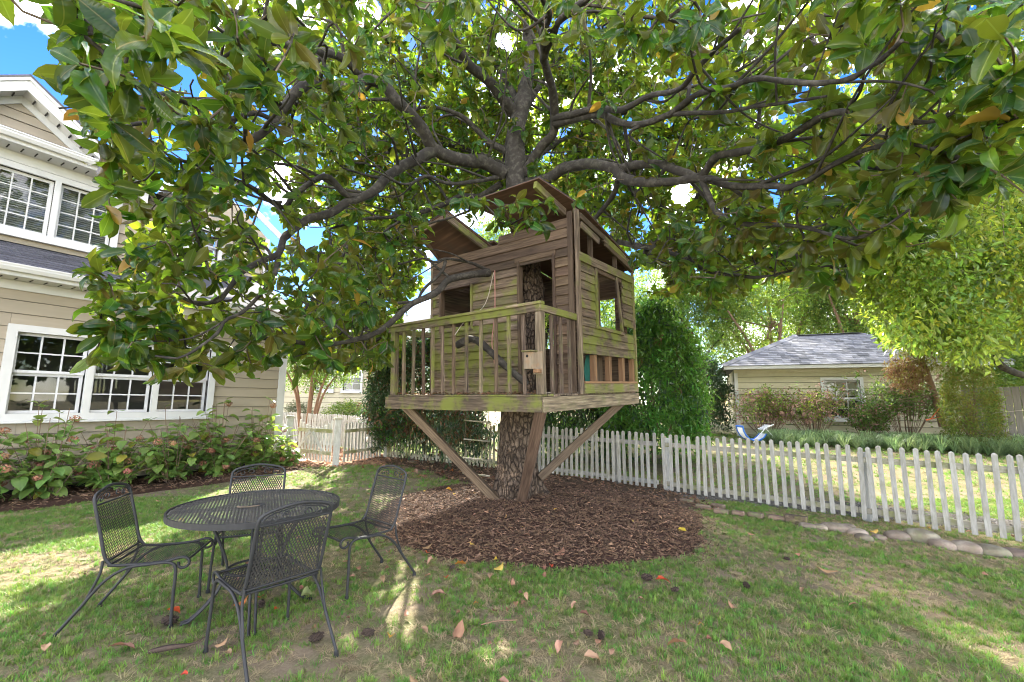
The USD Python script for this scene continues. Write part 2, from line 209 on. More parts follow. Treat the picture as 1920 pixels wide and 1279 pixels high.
WOOD = [(0.0, (0.022, 0.015, 0.011)), (0.36, (0.06, 0.043, 0.032)), (0.5, (0.14, 0.10, 0.068)), (0.62, (0.225, 0.17, 0.122)), (1, (0.38, 0.315, 0.25))]
MOSS = (0.15, 0.17, 0.026)
M = {
 'wood': surf('weathered_wood', WOOD, 3.0, 8, 0.8, 0.5, 0.004, (1.0, 15, 15), vary=0.42, hue=0.018, moss=(0.13, 0.135, 0.045), moss_at=(0.54, 0.72)),
 'wood_mossy': surf('mossy_wood', WOOD, 3.0, 8, 0.85, 0.5, 0.004, (1.0, 15, 15), vary=0.35, moss=MOSS, moss_at=(0.44, 0.58), moss_scale=2.8),
 'wood_clean': surf('brown_wood', [(0, (0.028, 0.016, 0.010)), (0.42, (0.07, 0.043, 0.027)), (0.58, (0.125, 0.083, 0.053)), (1, (0.23, 0.165, 0.115))], 3.0, 8, 0.75, 0.4, 0.004, (1.0, 15, 15), vary=0.35, hue=0.01),
 'wood_raw': surf('orange_wood', [(0, (0.11, 0.055, 0.026)), (0.5, (0.21, 0.115, 0.058)), (1, (0.31, 0.19, 0.105))], 3.0, 7, 0.7, 0.3, 0.003, (1.2, 22, 22), vary=0.2),
 'ply': surf('roof_plywood', [(0, (0.035, 0.020, 0.013)), (0.5, (0.085, 0.045, 0.028)), (0.7, (0.15, 0.085, 0.052)), (1, (0.24, 0.15, 0.10))], 2.0, 8, 0.8, 0.3, 0.004, (1.0, 9, 9), coord='object', moss=(0.05, 0.04, 0.03), moss_at=(0.55, 0.75)),
 'tar': surf('roof_felt', [(0, (0.02, 0.02, 0.02)), (1, (0.06, 0.06, 0.06))], 40, 4, 0.9, 0.3),
 'pale_wood': surf('pale_birdhouse_wood', [(0, (0.13, 0.095, 0.065)), (0.5, (0.23, 0.18, 0.125)), (1, (0.33, 0.27, 0.20))], 3.0, 7, 0.75, 0.3, 0.003, (1.5, 20, 20), stain=(0.30, 0.15, 0.06)),
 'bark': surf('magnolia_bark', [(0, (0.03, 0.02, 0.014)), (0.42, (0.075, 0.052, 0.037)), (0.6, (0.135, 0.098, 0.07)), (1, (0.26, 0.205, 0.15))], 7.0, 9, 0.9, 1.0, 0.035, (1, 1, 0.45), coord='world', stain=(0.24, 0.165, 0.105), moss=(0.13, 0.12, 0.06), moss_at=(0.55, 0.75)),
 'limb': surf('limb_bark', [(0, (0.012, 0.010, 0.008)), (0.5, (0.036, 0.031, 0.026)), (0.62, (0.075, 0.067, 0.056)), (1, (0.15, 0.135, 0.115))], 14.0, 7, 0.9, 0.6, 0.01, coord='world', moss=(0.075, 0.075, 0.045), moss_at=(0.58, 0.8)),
 'twig': surf('twig_bark', [(0, (0.06, 0.045, 0.03)), (1, (0.17, 0.13, 0.09))], 20.0, 3, 0.85, coord='world'),
 'redbark': surf('smooth_red_bark', [(0, (0.14, 0.075, 0.05)), (0.5, (0.27, 0.16, 0.105)), (1, (0.40, 0.27, 0.19))], 6.0, 6, 0.7, 0.3, 0.01, (1, 1, 0.4), coord='world'),
 'siding': surf('beige_siding', [(0, (0.285, 0.243, 0.182)), (1, (0.35, 0.302, 0.228))], 3.0, 6, 0.6, 0.15, 0.002, (0.6, 9, 9), vary=0.04),
 'cream': surf('cream_siding', [(0, (0.40, 0.36, 0.245)), (0.5, (0.47, 0.43, 0.30)), (1, (0.53, 0.49, 0.36))], 3.0, 6, 0.65, 0.15, 0.002, (0.6, 9, 9), vary=0.05, stain=(0.42, 0.37, 0.26)),
 'trim': surf('white_trim', [(0, (0.50, 0.50, 0.50)), (1, (0.60, 0.60, 0.59))], 4.0, 4, 0.45, vary=0.02),
 'sash': surf('window_sash', [(0, (0.55, 0.55, 0.57)), (1, (0.62, 0.62, 0.64))], 4.0, 4, 0.4),
 'fence': surf('white_fence_paint', [(0, (0.15, 0.14, 0.115)), (0.40, (0.26, 0.25, 0.222)), (0.6, (0.345, 0.337, 0.308)), (1, (0.43, 0.42, 0.39))], 5.0, 8, 0.7, 0.2, 0.002, (1.5, 12, 12), vary=0.13, stain=(0.21, 0.20, 0.14)),
 'fence_white': surf('bright_fence_paint', [(0, (0.30, 0.285, 0.24)), (0.42, (0.46, 0.45, 0.41)), (0.6, (0.55, 0.545, 0.51)), (1, (0.64, 0.635, 0.61))], 5.0, 8, 0.7, 0.2, 0.002, (1.5, 12, 12), vary=0.10, stain=(0.34, 0.33, 0.25)),
 'fence_old': surf('weathered_fence_paint', [(0, (0.30, 0.29, 0.24)), (0.5, (0.47, 0.46, 0.40)), (1, (0.62, 0.61, 0.56))], 5.0, 8, 0.75, 0.25, 0.002, (1.5, 12, 12), vary=0.14, moss=(0.26, 0.27, 0.13), moss_at=(0.48, 0.62), moss_scale=4.0),
 'fence_mossy': surf('mossy_fence_paint', [(0, (0.28, 0.25, 0.18)), (0.5, (0.42, 0.39, 0.30)), (1, (0.56, 0.53, 0.45))], 5.0, 8, 0.8, 0.25, 0.002, (1.5, 12, 12), vary=0.18, moss=(0.20, 0.21, 0.06), moss_at=(0.42, 0.58), moss_scale=2.5),
 'rail_old': surf('grey_rail_wood', [(0, (0.17, 0.16, 0.12)), (0.5, (0.31, 0.29, 0.23)), (1, (0.46, 0.44, 0.38))], 4.0, 8, 0.85, 0.3, 0.003, (1.5, 14, 14), vary=0.15, moss=(0.19, 0.2, 0.08), moss_at=(0.46, 0.6), moss_scale=5),
 'greyfence': surf('grey_board_fence', [(0, (0.10, 0.09, 0.075)), (0.5, (0.19, 0.17, 0.145)), (1, (0.28, 0.26, 0.23))], 3.0, 8, 0.9, 0.3, 0.003, (1.2, 14, 14), vary=0.25),
 'shingle': surf('shed_shingle', [(0, (0.10, 0.103, 0.118)), (0.5, (0.165, 0.17, 0.19)), (1, (0.25, 0.255, 0.275))], 30.0, 5, 0.9, 0.4, 0.003, vary=0.42),
 'shingle_dark': surf('house_shingle', [(0, (0.055, 0.055, 0.065)), (0.5, (0.09, 0.09, 0.105)), (1, (0.14, 0.14, 0.16))], 30.0, 5, 0.9, 0.4, 0.003, vary=0.3),
 'slot_and_lap_shade': plain('dark_slot_and_lap_shade', (0.035, 0.033, 0.03), 0.9),  # vent slots, and wall backing coloured dark to draw lap shadows between siding boards
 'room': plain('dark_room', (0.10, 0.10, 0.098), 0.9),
 'blind': plain('window_blind', (0.42, 0.43, 0.40), 0.7),
 'iron': surf('black_wrought_iron', [(0, (0.011, 0.011, 0.012)), (0.6, (0.022, 0.022, 0.023)), (1, (0.055, 0.053, 0.05))], 22, 6, 0.5, vary=0.1, spec=0.4),
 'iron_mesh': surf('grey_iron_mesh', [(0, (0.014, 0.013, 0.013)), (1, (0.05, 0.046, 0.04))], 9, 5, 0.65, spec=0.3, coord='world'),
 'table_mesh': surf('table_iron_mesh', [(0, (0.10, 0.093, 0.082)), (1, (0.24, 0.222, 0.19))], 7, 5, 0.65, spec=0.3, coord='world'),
 'rope': plain('pale_rope', (0.42, 0.36, 0.30), 0.9),
 'pinkrope': plain('faded_pink_rope', (0.42, 0.20, 0.17), 0.9),
 'strap': plain('orange_strap', (0.7, 0.13, 0.04), 0.7),
 'cloth_green': plain('green_cloth', (0.02, 0.13, 0.10), 0.9),
 'blue': plain('blue_plastic', (0.03, 0.16, 0.6), 0.45), 'white_plastic': plain('white_plastic', (0.75, 0.76, 0.78), 0.45),
 'stone': surf('river_stone', [(0, (0.10, 0.075, 0.055)), (0.45, (0.20, 0.16, 0.12)), (0.6, (0.29, 0.25, 0.195)), (1, (0.42, 0.385, 0.32))], 9.0, 8, 0.9, 0.6, 0.008, vary=0.35, hue=0.03, moss=(0.16, 0.17, 0.09), moss_at=(0.52, 0.7), moss_scale=6),
 'brick': surf('old_brick', [(0, (0.10, 0.06, 0.045)), (0.5, (0.18, 0.12, 0.088)), (1, (0.28, 0.21, 0.16))], 14.0, 6, 0.9, 0.4, 0.004, vary=0.25, moss=(0.17, 0.17, 0.09), moss_at=(0.45, 0.62), moss_scale=6),
 'slate': surf('paving_stone', [(0, (0.36, 0.34, 0.31)), (1, (0.52, 0.50, 0.46))], 5.0, 6, 0.85, 0.3, 0.004),
 'cone': surf('seed_cone', [(0, (0.02, 0.014, 0.01)), (1, (0.09, 0.06, 0.045))], 60.0, 4, 0.9, 0.6, 0.005),
 'chip': surf('mulch_chip', [(0, (0.050, 0.029, 0.017)), (0.5, (0.118, 0.070, 0.040)), (1, (0.21, 0.13, 0.08))], 30.0, 3, 0.9, vary=0.7, hue=0.01),
 'chip_pale': surf('pale_mulch_chip', [(0, (0.15, 0.085, 0.05)), (1, (0.32, 0.20, 0.13))], 30.0, 3, 0.85, vary=0.3),
 'chip_orange': surf('orange_wood_chip', [(0, (0.30, 0.15, 0.08)), (1, (0.52, 0.31, 0.19))], 30.0, 3, 0.9, vary=0.4),
 'pebble': surf('drain_pebble', [(0, (0.08, 0.075, 0.07)), (1, (0.3, 0.28, 0.26))], 20.0, 3, 0.85, vary=0.5),
 'magleaf': leafmat('magnolia_leaf', (0.015, 0.050, 0.011), (0.09, 0.098, 0.022), (0.29, 0.46, 0.025), 0.20, 0.40, 0.45, 0.03, 0.40, vein=(0.16, 0.21, 0.06)),
 'magleaf_gold': leafmat('magnolia_leaf_brown_backed', (0.015, 0.050, 0.012), (0.115, 0.085, 0.022), (0.28, 0.36, 0.025), 0.23, 0.34, 0.3, 0.02, 0.42, vein=(0.20, 0.18, 0.06)),
 'magleaf_yellow': leafmat('magnolia_leaf_yellow', (0.36, 0.26, 0.03), (0.38, 0.22, 0.04), (0.6, 0.4, 0.04), 0.4, 0.35, 0.25, 0.03, 0.5),
 'hydleaf': leafmat('hydrangea_leaf', (0.19, 0.31, 0.075), (0.24, 0.33, 0.11), (0.34, 0.48, 0.07), 0.42, 0.32, 0.28, 0.02, 0.45, vein=(0.15, 0.23, 0.08), yellow=(0.28, 0.26, 0.04), yfrac=0.05),
 'hydbloom': surf('dried_bloom', [(0, (0.15, 0.065, 0.04)), (0.5, (0.30, 0.135, 0.085)), (1, (0.44, 0.26, 0.14))], 40.0, 4, 0.9, vary=0.3, hue=0.02),
 'pinkbloom': surf('faded_pink_bloom', [(0, (0.20, 0.11, 0.08)), (0.5, (0.34, 0.20, 0.16)), (1, (0.46, 0.31, 0.25))], 40.0, 4, 0.9, vary=0.3),
 'stem': surf('shrub_stem', [(0, (0.12, 0.08, 0.05)), (1, (0.26, 0.18, 0.12))], 20.0, 3, 0.85, coord='world'),
 'birch': leafmat('yellow_green_leaf', (0.16, 0.25, 0.035), (0.22, 0.29, 0.06), (0.40, 0.54, 0.05), 0.28, 0.42, 0.35, 0.03, 0.5, yellow=(0.38, 0.34, 0.03), yfrac=0.15),
 'maple': leafmat('mid_green_leaf', (0.085, 0.15, 0.035), (0.13, 0.19, 0.06), (0.26, 0.42, 0.05), 0.4, 0.40, 0.4, 0.025, 0.5),
 'maple2': leafmat('fresh_green_leaf', (0.12, 0.19, 0.035), (0.17, 0.23, 0.06), (0.36, 0.50, 0.05), 0.42, 0.42, 0.4, 0.03, 0.45, yellow=(0.3, 0.26, 0.04), yfrac=0.08),
 'greyleaf': leafmat('silver_green_leaf', (0.15, 0.17, 0.10), (0.2, 0.2, 0.14), (0.26, 0.3, 0.12), 0.5, 0.3, 0.3, 0.02, 0.4),
 'laurel': leafmat('laurel_leaf', (0.065, 0.18, 0.03), (0.12, 0.24, 0.06), (0.24, 0.48, 0.05), 0.26, 0.34, 0.4, 0.02, 0.6),
 'laurel_dark': leafmat('dark_laurel_leaf', (0.028, 0.065, 0.026), (0.06, 0.10, 0.045), (0.09, 0.18, 0.04), 0.32, 0.22, 0.4, 0.02, 0.55, yellow=(0.16, 0.08, 0.035), yfrac=0.06),
 'deadleaf': leafmat('brown_hanging_leaf', (0.16, 0.085, 0.045), (0.20, 0.12, 0.07), (0.25, 0.14, 0.06), 0.7, 0.25, 0.4, 0.02, 0.3),
 'arbor': leafmat('golden_arborvitae', (0.20, 0.19, 0.035), (0.22, 0.2, 0.05), (0.36, 0.34, 0.05), 0.6, 0.28, 0.35, 0.03, 0.3),
 'arbor_green': leafmat('green_arborvitae', (0.13, 0.19, 0.03), (0.16, 0.21, 0.05), (0.3, 0.40, 0.05), 0.6, 0.28, 0.35, 0.03, 0.3),
 'liriope': leafmat('strappy_leaf', (0.24, 0.34, 0.17), (0.28, 0.36, 0.2), (0.36, 0.5, 0.16), 0.4, 0.35, 0.4, 0.02, 0.5),
 'grass': leafmat('grass_blade', (0.155, 0.275, 0.05), (0.17, 0.29, 0.06), (0.28, 0.48, 0.07), 0.5, 0.3, 0.35, 0.03, 0.35, yellow=(0.30, 0.24, 0.12), yfrac=0.20),
 'grass_dry': leafmat('dry_grass', (0.42, 0.34, 0.19), (0.42, 0.35, 0.21), (0.42, 0.34, 0.18), 0.7, 0.2, 0.3, 0.02, 0.3),
 'fall_tan': leafmat('tan_fallen_leaf', (0.42, 0.25, 0.15), (0.36, 0.20, 0.11), (0.4, 0.2, 0.08), 0.6, 0.15, 0.25, 0.02, 0.4),
 'fall_brown': leafmat('brown_fallen_leaf', (0.22, 0.11, 0.06), (0.27, 0.16, 0.10), (0.3, 0.14, 0.06), 0.6, 0.15, 0.3, 0.02, 0.4),
 'fall_orange': leafmat('orange_fallen_leaf', (0.55, 0.12, 0.025), (0.45, 0.14, 0.04), (0.6, 0.2, 0.03), 0.5, 0.2, 0.2, 0.02, 0.4),
 'fall_green': leafmat('pale_green_fallen_leaf', (0.30, 0.33, 0.13), (0.34, 0.34, 0.17), (0.35, 0.38, 0.12), 0.6, 0.2, 0.15, 0.02, 0.3),
 'fall_yellow': leafmat('yellow_fallen_leaf', (0.62, 0.40, 0.05), (0.52, 0.36, 0.08), (0.6, 0.4, 0.05), 0.5, 0.2, 0.2, 0.02, 0.4),
}
M['pane'] = usdkit.material(stage, '/World/Looks/window_pane', {'fr': ('fresnel', {'IOR': 1.6}), 'tr': ('transparent_bsdf', {'color': (0.9, 0.92, 0.91)}), 'gl': ('glossy_bsdf', {'color': (0.95, 0.97, 1.0), 'roughness': 0.02}), 'mx': ('mix_closure', {})},
                            [('fr.fac', 'mx.fac'), ('tr.BSDF', 'mx.closure1'), ('gl.BSDF', 'mx.closure2')], surface='mx.closure')
def bark_mat():
    N = {'ge': ('geometry', {}), 'mp': ('mapping', {'scale': (1, 1, 0.5)}), 'dn': ('noise_texture', {'scale': 6.0, 'detail': 3.0}), 'ad': ('vector_math', {'math_type': 'multiply_add', 'vector2': (0.10, 0.10, 0.10)}),
         'vo': ('voronoi_texture', {'feature': 'distance_to_edge', 'scale': 17.0, 'randomness': 1.0}), 'cr': ('rgb_ramp', {'ramp': [(0, (0.25, 0.25, 0.25)), (0.06, (0.62, 0.62, 0.62)), (0.16, (1, 1, 1)), (1, (1, 1, 1))]}),
         'no': ('noise_texture', {'scale': 15.0, 'detail': 9.0, 'roughness': 0.7}), 'ra': ('rgb_ramp', {'ramp': [(0, (0.035, 0.024, 0.017)), (0.42, (0.085, 0.06, 0.043)), (0.56, (0.15, 0.108, 0.078)), (0.68, (0.27, 0.20, 0.145)), (1, (0.40, 0.32, 0.24))]}),
         'pn': ('noise_texture', {'scale': 3.0, 'detail': 7.0, 'roughness': 0.75}), 'pr': ('rgb_ramp', {'ramp': [(0, (0, 0, 0)), (0.57, (0, 0, 0)), (0.63, (0.7, 0.7, 0.7)), (1, (0.8, 0.8, 0.8))]}), 'pm': ('mix_color', {'b': (0.33, 0.225, 0.15)}),
         'mu': ('mix_color', {'blend_type': 'multiply', 'fac': 0.85}), 'hh': ('math', {'math_type': 'multiply_add', 'value2': 0.5}), 'vs': ('map_range', {'from_max': 0.16, 'clamp': True}),
         'bu': ('bump', {'strength': 1.0, 'distance': 0.03}), 'pb': ('principled_bsdf', {'roughness': 0.92, 'specular_ior_level': 0.2})}
    L = [('ge.position', 'mp.vector'), ('mp.vector', 'dn.vector'), ('dn.color', 'ad.vector1'), ('mp.vector', 'ad.vector3'), ('ad.vector', 'vo.vector'), ('mp.vector', 'no.vector'), ('ge.position', 'pn.vector'), ('no.fac', 'ra.fac'), ('pn.fac', 'pr.fac'), ('pr.color', 'pm.fac'), ('ra.color', 'pm.a'),
         ('vo.distance', 'cr.fac'), ('pm.result', 'mu.a'), ('cr.color', 'mu.b'), ('mu.result', 'pb.base_color'), ('vo.distance', 'vs.value'), ('no.fac', 'hh.value1'), ('vs.result', 'hh.value3'), ('hh.value', 'bu.height'), ('bu.normal', 'pb.normal')]
    return usdkit.material(stage, '/World/Looks/trunk_bark', N, L, surface='pb.BSDF')
M['bark'] = bark_mat()
def lawn_mat():
    N = {'ge': ('geometry', {}), 'n1': ('noise_texture', {'scale': 1.1, 'detail': 7.0, 'roughness': 0.62}), 'n2': ('noise_texture', {'scale': 42.0, 'detail': 9.0, 'roughness': 0.8}), 'n3': ('noise_texture', {'scale': 140.0, 'detail': 3.0}),
         'r1': ('rgb_ramp', {'ramp': [(0, (0, 0, 0)), (0.44, (0, 0, 0)), (0.58, (1, 1, 1)), (1, (1, 1, 1))]}),
         'r2': ('rgb_ramp', {'ramp': [(0, (0.065, 0.08, 0.03)), (0.42, (0.14, 0.155, 0.06)), (0.58, (0.27, 0.24, 0.125)), (1, (0.48, 0.41, 0.26))]}),
         'r3': ('rgb_ramp', {'ramp': [(0, (0.15, 0.115, 0.075)), (0.5, (0.27, 0.21, 0.14)), (0.75, (0.38, 0.31, 0.21)), (1, (0.48, 0.41, 0.30))]}),
         'mx': ('mix_color', {}), 'bu': ('bump', {'strength': 0.8, 'distance': 0.015}), 'pb': ('principled_bsdf', {'roughness': 0.95, 'specular_ior_level': 0.15})}
    L = [('ge.position', 'n1.vector'), ('ge.position', 'n2.vector'), ('ge.position', 'n3.vector'), ('n1.fac', 'r1.fac'), ('n2.fac', 'r2.fac'), ('n2.fac', 'r3.fac'), ('r1.color', 'mx.fac'), ('r2.color', 'mx.a'), ('r3.color', 'mx.b'), ('mx.result', 'pb.base_color'), ('n3.fac', 'bu.height'), ('bu.normal', 'pb.normal')]
    return usdkit.material(stage, '/World/Looks/lawn', N, L, surface='pb.BSDF')
M['lawn'] = lawn_mat()
M['mulch'] = surf('dark_mulch', [(0, (0.028, 0.015, 0.010)), (0.5, (0.075, 0.041, 0.027)), (1, (0.17, 0.10, 0.065))], 45.0, 7, 0.95, 1.0, 0.02, coord='world', spec=0.2)
M['soil'] = surf('leafy_soil', [(0, (0.04, 0.027, 0.018)), (0.5, (0.11, 0.075, 0.05)), (1, (0.24, 0.17, 0.115))], 22.0, 7, 0.95, 0.9, 0.02, coord='world', spec=0.2)
M['chips'] = surf('orange_chips_base', [(0, (0.20, 0.10, 0.05)), (0.5, (0.36, 0.20, 0.12)), (1, (0.52, 0.34, 0.22))], 40.0, 6, 0.95, 0.9, 0.02, coord='world', spec=0.2)
M['gravel'] = surf('drain_gravel', [(0, (0.05, 0.045, 0.04)), (0.5, (0.13, 0.12, 0.105)), (1, (0.26, 0.24, 0.22))], 40.0, 5, 0.95, 0.9, 0.02, coord='world', spec=0.2)

# ------------------------------------------------------------------ ground
FK, FE, FM, FQ, FP = A([2.6, 7.85]), A([6.55, 4.26]), A([0.2, 9.75]), A([-3.35, 11.9]), A([-4.0, 10.4])
def sstep(x, a, b): t = np.clip((x - a) / (b - a), 0, 1); return t * t * (3 - 2 * t)
def beyond(x, y):                      # distance past the picket line
    return np.minimum(((x - 2.6) * 1.0 + (y - 7.85) * 1.1) / 1.487, ((x - 0.2) * 0.52 + (y - 9.75) * 0.854) + 0.05)
def gz(x, y):
    x, y = np.asarray(x, float), np.asarray(y, float); d = beyond(x, y); w = sstep(x, -2.0, 1.0)
    z = 0.36 * sstep(d, 0.0, 7.5) * w + 0.07 * sstep(d, -0.45, -0.1) * sstep(x, 2.2, 3.2)
    q = np.stack([x * 0.9, y * 0.9, x * 0], -1); z = z + 0.035 * (fbm(q, 3, 3) - 0.5) * 2 * np.exp(-((x**2 + (y - 6)**2) / 400))
    return z
def axis(lo, a, b, hi, fine):
    g = lambda x0, x1, n: np.sign(x1 - x0) * (np.geomspace(1, 1 + abs(x1 - x0), n) - 1) + x0
    return np.concatenate([g(a, lo, 14)[:0:-1], np.arange(a, b, fine), g(b, hi, 14)])
gx, gy = axis(-160, -9, 13, 160, 0.14), axis(-40, 0.5, 16, 220, 0.14)
X, Y = np.meshgrid(gx, gy, indexing='ij'); Zg = gz(X, Y); i, j = np.meshgrid(np.arange(len(gx) - 1), np.arange(len(gy) - 1), indexing='ij'); ny = len(gy)
gv = np.stack([X, Y, Zg], -1).reshape(-1, 3); gf = np.stack([i * ny + j, (i + 1) * ny + j, (i + 1) * ny + j + 1, i * ny + j + 1], -1).reshape(-1, 4)
world('lawn', gv, gf, M['lawn'], kind='structure', n=vnormals(gv, gf))

def in_poly(poly, p):                  # even-odd rule, vectorised over points
    x, y = np.asarray(p)[:, 0], np.asarray(p)[:, 1]; c = np.zeros(len(x), bool); q = A(poly, float)
    for (x0, y0), (x1, y1) in zip(q, np.roll(q, -1, 0)):
        if y0 != y1: c ^= ((y0 > y) != (y1 > y)) & (x < (x1 - x0) * (y - y0) / (y1 - y0) + x0)
    return c
def sheet(name, inside, bounds, step, lift, rough, mat, edge):
    """A bed laid on the lawn: heights rise from under the lawn at its rim. inside(x, y): >0 within, in metres from the rim."""
    xs, ys = np.arange(bounds[0], bounds[1], step), np.arange(bounds[2], bounds[3], step); X, Y = np.meshgrid(xs, ys, indexing='ij'); d = inside(X, Y)
    z = gz(X, Y) + lift(d, X, Y) + rough * (fbm(np.stack([X * 7, Y * 7, X * 0], -1), 4, 11) - 0.5) * sstep(d, 0, 0.2)
    n = len(ys); i, j = np.meshgrid(np.arange(len(xs) - 1), np.arange(n - 1), indexing='ij'); f = np.stack([i * n + j, (i + 1) * n + j, (i + 1) * n + j + 1, i * n + j + 1], -1).reshape(-1, 4)
    f = f[(d.reshape(-1)[f] > -0.12).all(1)]; v = np.stack([X, Y, z], -1).reshape(-1, 3); keep = np.unique(f); re = np.zeros(len(v), int); re[keep] = np.arange(len(keep)); v, f = v[keep], re[f]
    world(name, v, f, mat, kind='structure', n=vnormals(v, f))
def wob(X, Y, a, s=1.6, seed=5): return a * (fbm(np.stack([X * s, Y * s, X * 0 + seed], -1), 3, seed) - 0.5) * 2
def mulch_in(X, Y): return 2.12 - np.hypot((X - 0.35) * 1.0, (Y - 6.38) * 0.98) + wob(X, Y, 0.12)
def fence_near(X, Y):                  # distance from the fence line on the yard side
    return -np.minimum(((X - 2.6) + (Y - 7.85) * 1.1) / 1.487, ((X - 0.2) * 0.52 + (Y - 9.75) * 0.854))
def soil_in(X, Y):                     # leafy bare soil between the mulch and the back fence
    f = fence_near(X, Y); return np.minimum(np.minimum(f + 0.15, 1.7 - f + wob(X, Y, 0.45, 1.1, 9)), np.minimum(X + 3.45, 2.9 - X))
HC, HS, HN = A([-5.39, 10.48, 0.0]), A([-0.5145, -0.8575, 0.0]), A([0.8575, -0.5145, 0.0])
def bed_in(X, Y):
    o = (X - HC[0]) * HN[0] + (Y - HC[1]) * HN[1]; s = (X - HC[0]) * HS[0] + (Y - HC[1]) * HS[1]
    return np.minimum(np.minimum(1.35 - o + wob(X, Y, 0.15, 1.2, 4) - 0.25 * sstep(s, 1.5, -0.2), s + 0.05), o + 0.3)
def path_in(X, Y):
    c = A([[-3.2, 10.9], [-4.9, 10.35], [-5.2, 10.0], [-5.45, 10.9], [-8.6, 15.9], [-4.4, 13.1], [-3.5, 12.0]]); d = np.full(X.shape, 9.0)
    from shapely import Polygon, points, distance, contains
    g = Polygon(c).buffer(0.25); pts = points(np.stack([X.ravel(), Y.ravel()], -1)); ins = contains(g, pts); dist = distance(g.exterior, pts)
    return np.where(ins, dist, -dist).reshape(X.shape) + wob(X, Y, 0.12, 2.0, 6)
def gravel_in(X, Y):
    f = fence_near(X, Y); return np.minimum(np.minimum(0.62 - f, f - 0.02) + wob(X, Y, 0.1, 2.5, 8), X - 2.35)
sheet('soil_bed', soil_in, (-3.8, 3.2, 6.0, 12.4), 0.09, lambda d, X, Y: 0.025 * sstep(d, 0, .2) - 0.03 * sstep(-d, -0.02, 0.1), 0.05, M['soil'], 0)
sheet('mulch_bed', mulch_in, (-2.2, 2.9, 3.9, 8.9), 0.06, lambda d, X, Y: 0.05 * sstep(d, 0, .25) + 0.10 * sstep(d, 0.2, 2.0) - 0.03 * sstep(-d, -0.02, 0.1), 0.07, M['mulch'], 0)
sheet('planting_bed', bed_in, (-10.5, -3.4, 2.5, 11.2), 0.1, lambda d, X, Y: 0.04 * sstep(d, 0, .3) - 0.03 * sstep(-d, -0.02, 0.1), 0.06, M['mulch'], 0)
sheet('wood_chip_path', path_in, (-9.5, -2.6, 9.4, 16.6), 0.1, lambda d, X, Y: 0.018 * sstep(d, 0, .2) - 0.03 * sstep(-d, -0.02, 0.1), 0.02, M['chips'], 0)
sheet('gravel_strip', gravel_in, (2.2, 7.6, 2.9, 8.1), 0.07, lambda d, X, Y: 0.015 * sstep(d, 0, .15) - 0.03 * sstep(-d, -0.02, 0.1), 0.03, M['gravel'], 0)
def bed_height(x, y):
    x, y = np.asarray(x, float), np.asarray(y, float); d = mulch_in(x, y); return gz(x, y) + np.where(d > 0, 0.05 * sstep(d, 0, .25) + 0.10 * sstep(d, 0.2, 2.0), 0)

# ------------------------------------------------------------------ walls, windows, siding
from shapely import Polygon, box as sbox
class Wall:
    def __init__(s, o, d, n): s.o, s.d, s.n = A(o, float), A(d, float), A(n, float); s.z = np.cross(s.d, [0, 0, 1.0]); s.sg = 1 if s.z @ s.n > 0 else -1
    def p(s, a, z, off=0.0): return s.o + s.d * a + A([0, 0, z]) + s.n * off
    def fr(s, a, z, off): return frame(s.p(a, z, off), s.d, [0, 0, 1.0], s.z)
    def box(s, par, name, a0, a1, z0, z1, o0, o1, mat, c=0.003, **k):
        v, f = cbox(a1 - a0, z1 - z0, o1 - o0, c); return mesh(par, name, v, f, mat, s.fr((a0 + a1) / 2, (z0 + z1) / 2, (o0 + o1) / 2), **k)
    def plate(s, par, name, poly, o0, o1, mat, **k):     # a shape drawn in wall coordinates, between two offsets
        m = trimesh.creation.extrude_polygon(poly, o1 - o0, engine='earcut'); v = np.array(m.vertices); c = v[:, :2].mean(0); v[:, :2] -= c
        if s.sg < 0: v[:, 2] -= (o1 - o0)
        return mesh(par, name, v, m.faces, mat, s.fr(c[0], c[1], o0), **k)
def siding(par, w, a0, a1, z0, z1, ex, holes, mat, off=0.0, lim=None, gap=.007):
    for r in range(int(np.ceil((z1 - z0) / ex - 1e-6))):
        r0, r1 = z0 + r * ex, min(z0 + (r + 1) * ex, z1); l0, l1 = (a0, a1) if lim is None else lim((r0 + r1) / 2); pieces = []; cuts = [l0, l1]
        if l1 - l0 < 0.05: continue
        for h in holes:
            if h[2] < r1 and h[3] > r0: cuts += [min(max(h[0], l0), l1), min(max(h[1], l0), l1)]
        if len(cuts) == 2 and l1 - l0 > 3.2: cuts.append(l0 + (l1 - l0) * (0.3 + 0.4 * ((r * 0.618) % 1)))
        cuts = sorted(cuts)
        for c0, c1 in zip(cuts[:-1], cuts[1:]):
            if c1 - c0 < 0.02: continue
            segs = [(r0, r1)]; mid = (c0 + c1) / 2
            for h in holes:
                if h[0] <= mid <= h[1]:
                    segs = [q for u, v in segs for q in ((u, min(v, h[2])), (max(u, h[3]), v)) if q[1] - q[0] > 0.015]
            for u, v_ in segs: pieces.append((c0, c1 - 0.003, u, v_))
        for c0, c1, u, v_ in pieces:
            h = (v_ - u) / 2; L = (c1 - c0) / 2; lap = 0.012
            shade_gap = gap; v = A([[-L, -h + shade_gap, 0], [L, -h + shade_gap, 0], [L, h, 0], [-L, h, 0], [-L, -h + shade_gap, .026], [L, -h + shade_gap, .026], [L, h, .006], [-L, h, .006]]); f = A([[4, 5, 6, 7], [0, 3, 2, 1], [0, 1, 5, 4], [2, 3, 7, 6], [0, 4, 7, 3], [1, 2, 6, 5]])  # open gap bares the dark backing, a painted shadow line under each board
            if w.sg < 0: v[:, 2] *= -1; f = f[:, ::-1]
            mesh(par, 'siding_board', v, f, mat, w.fr((c0 + c1) / 2, (u + v_) / 2, off))
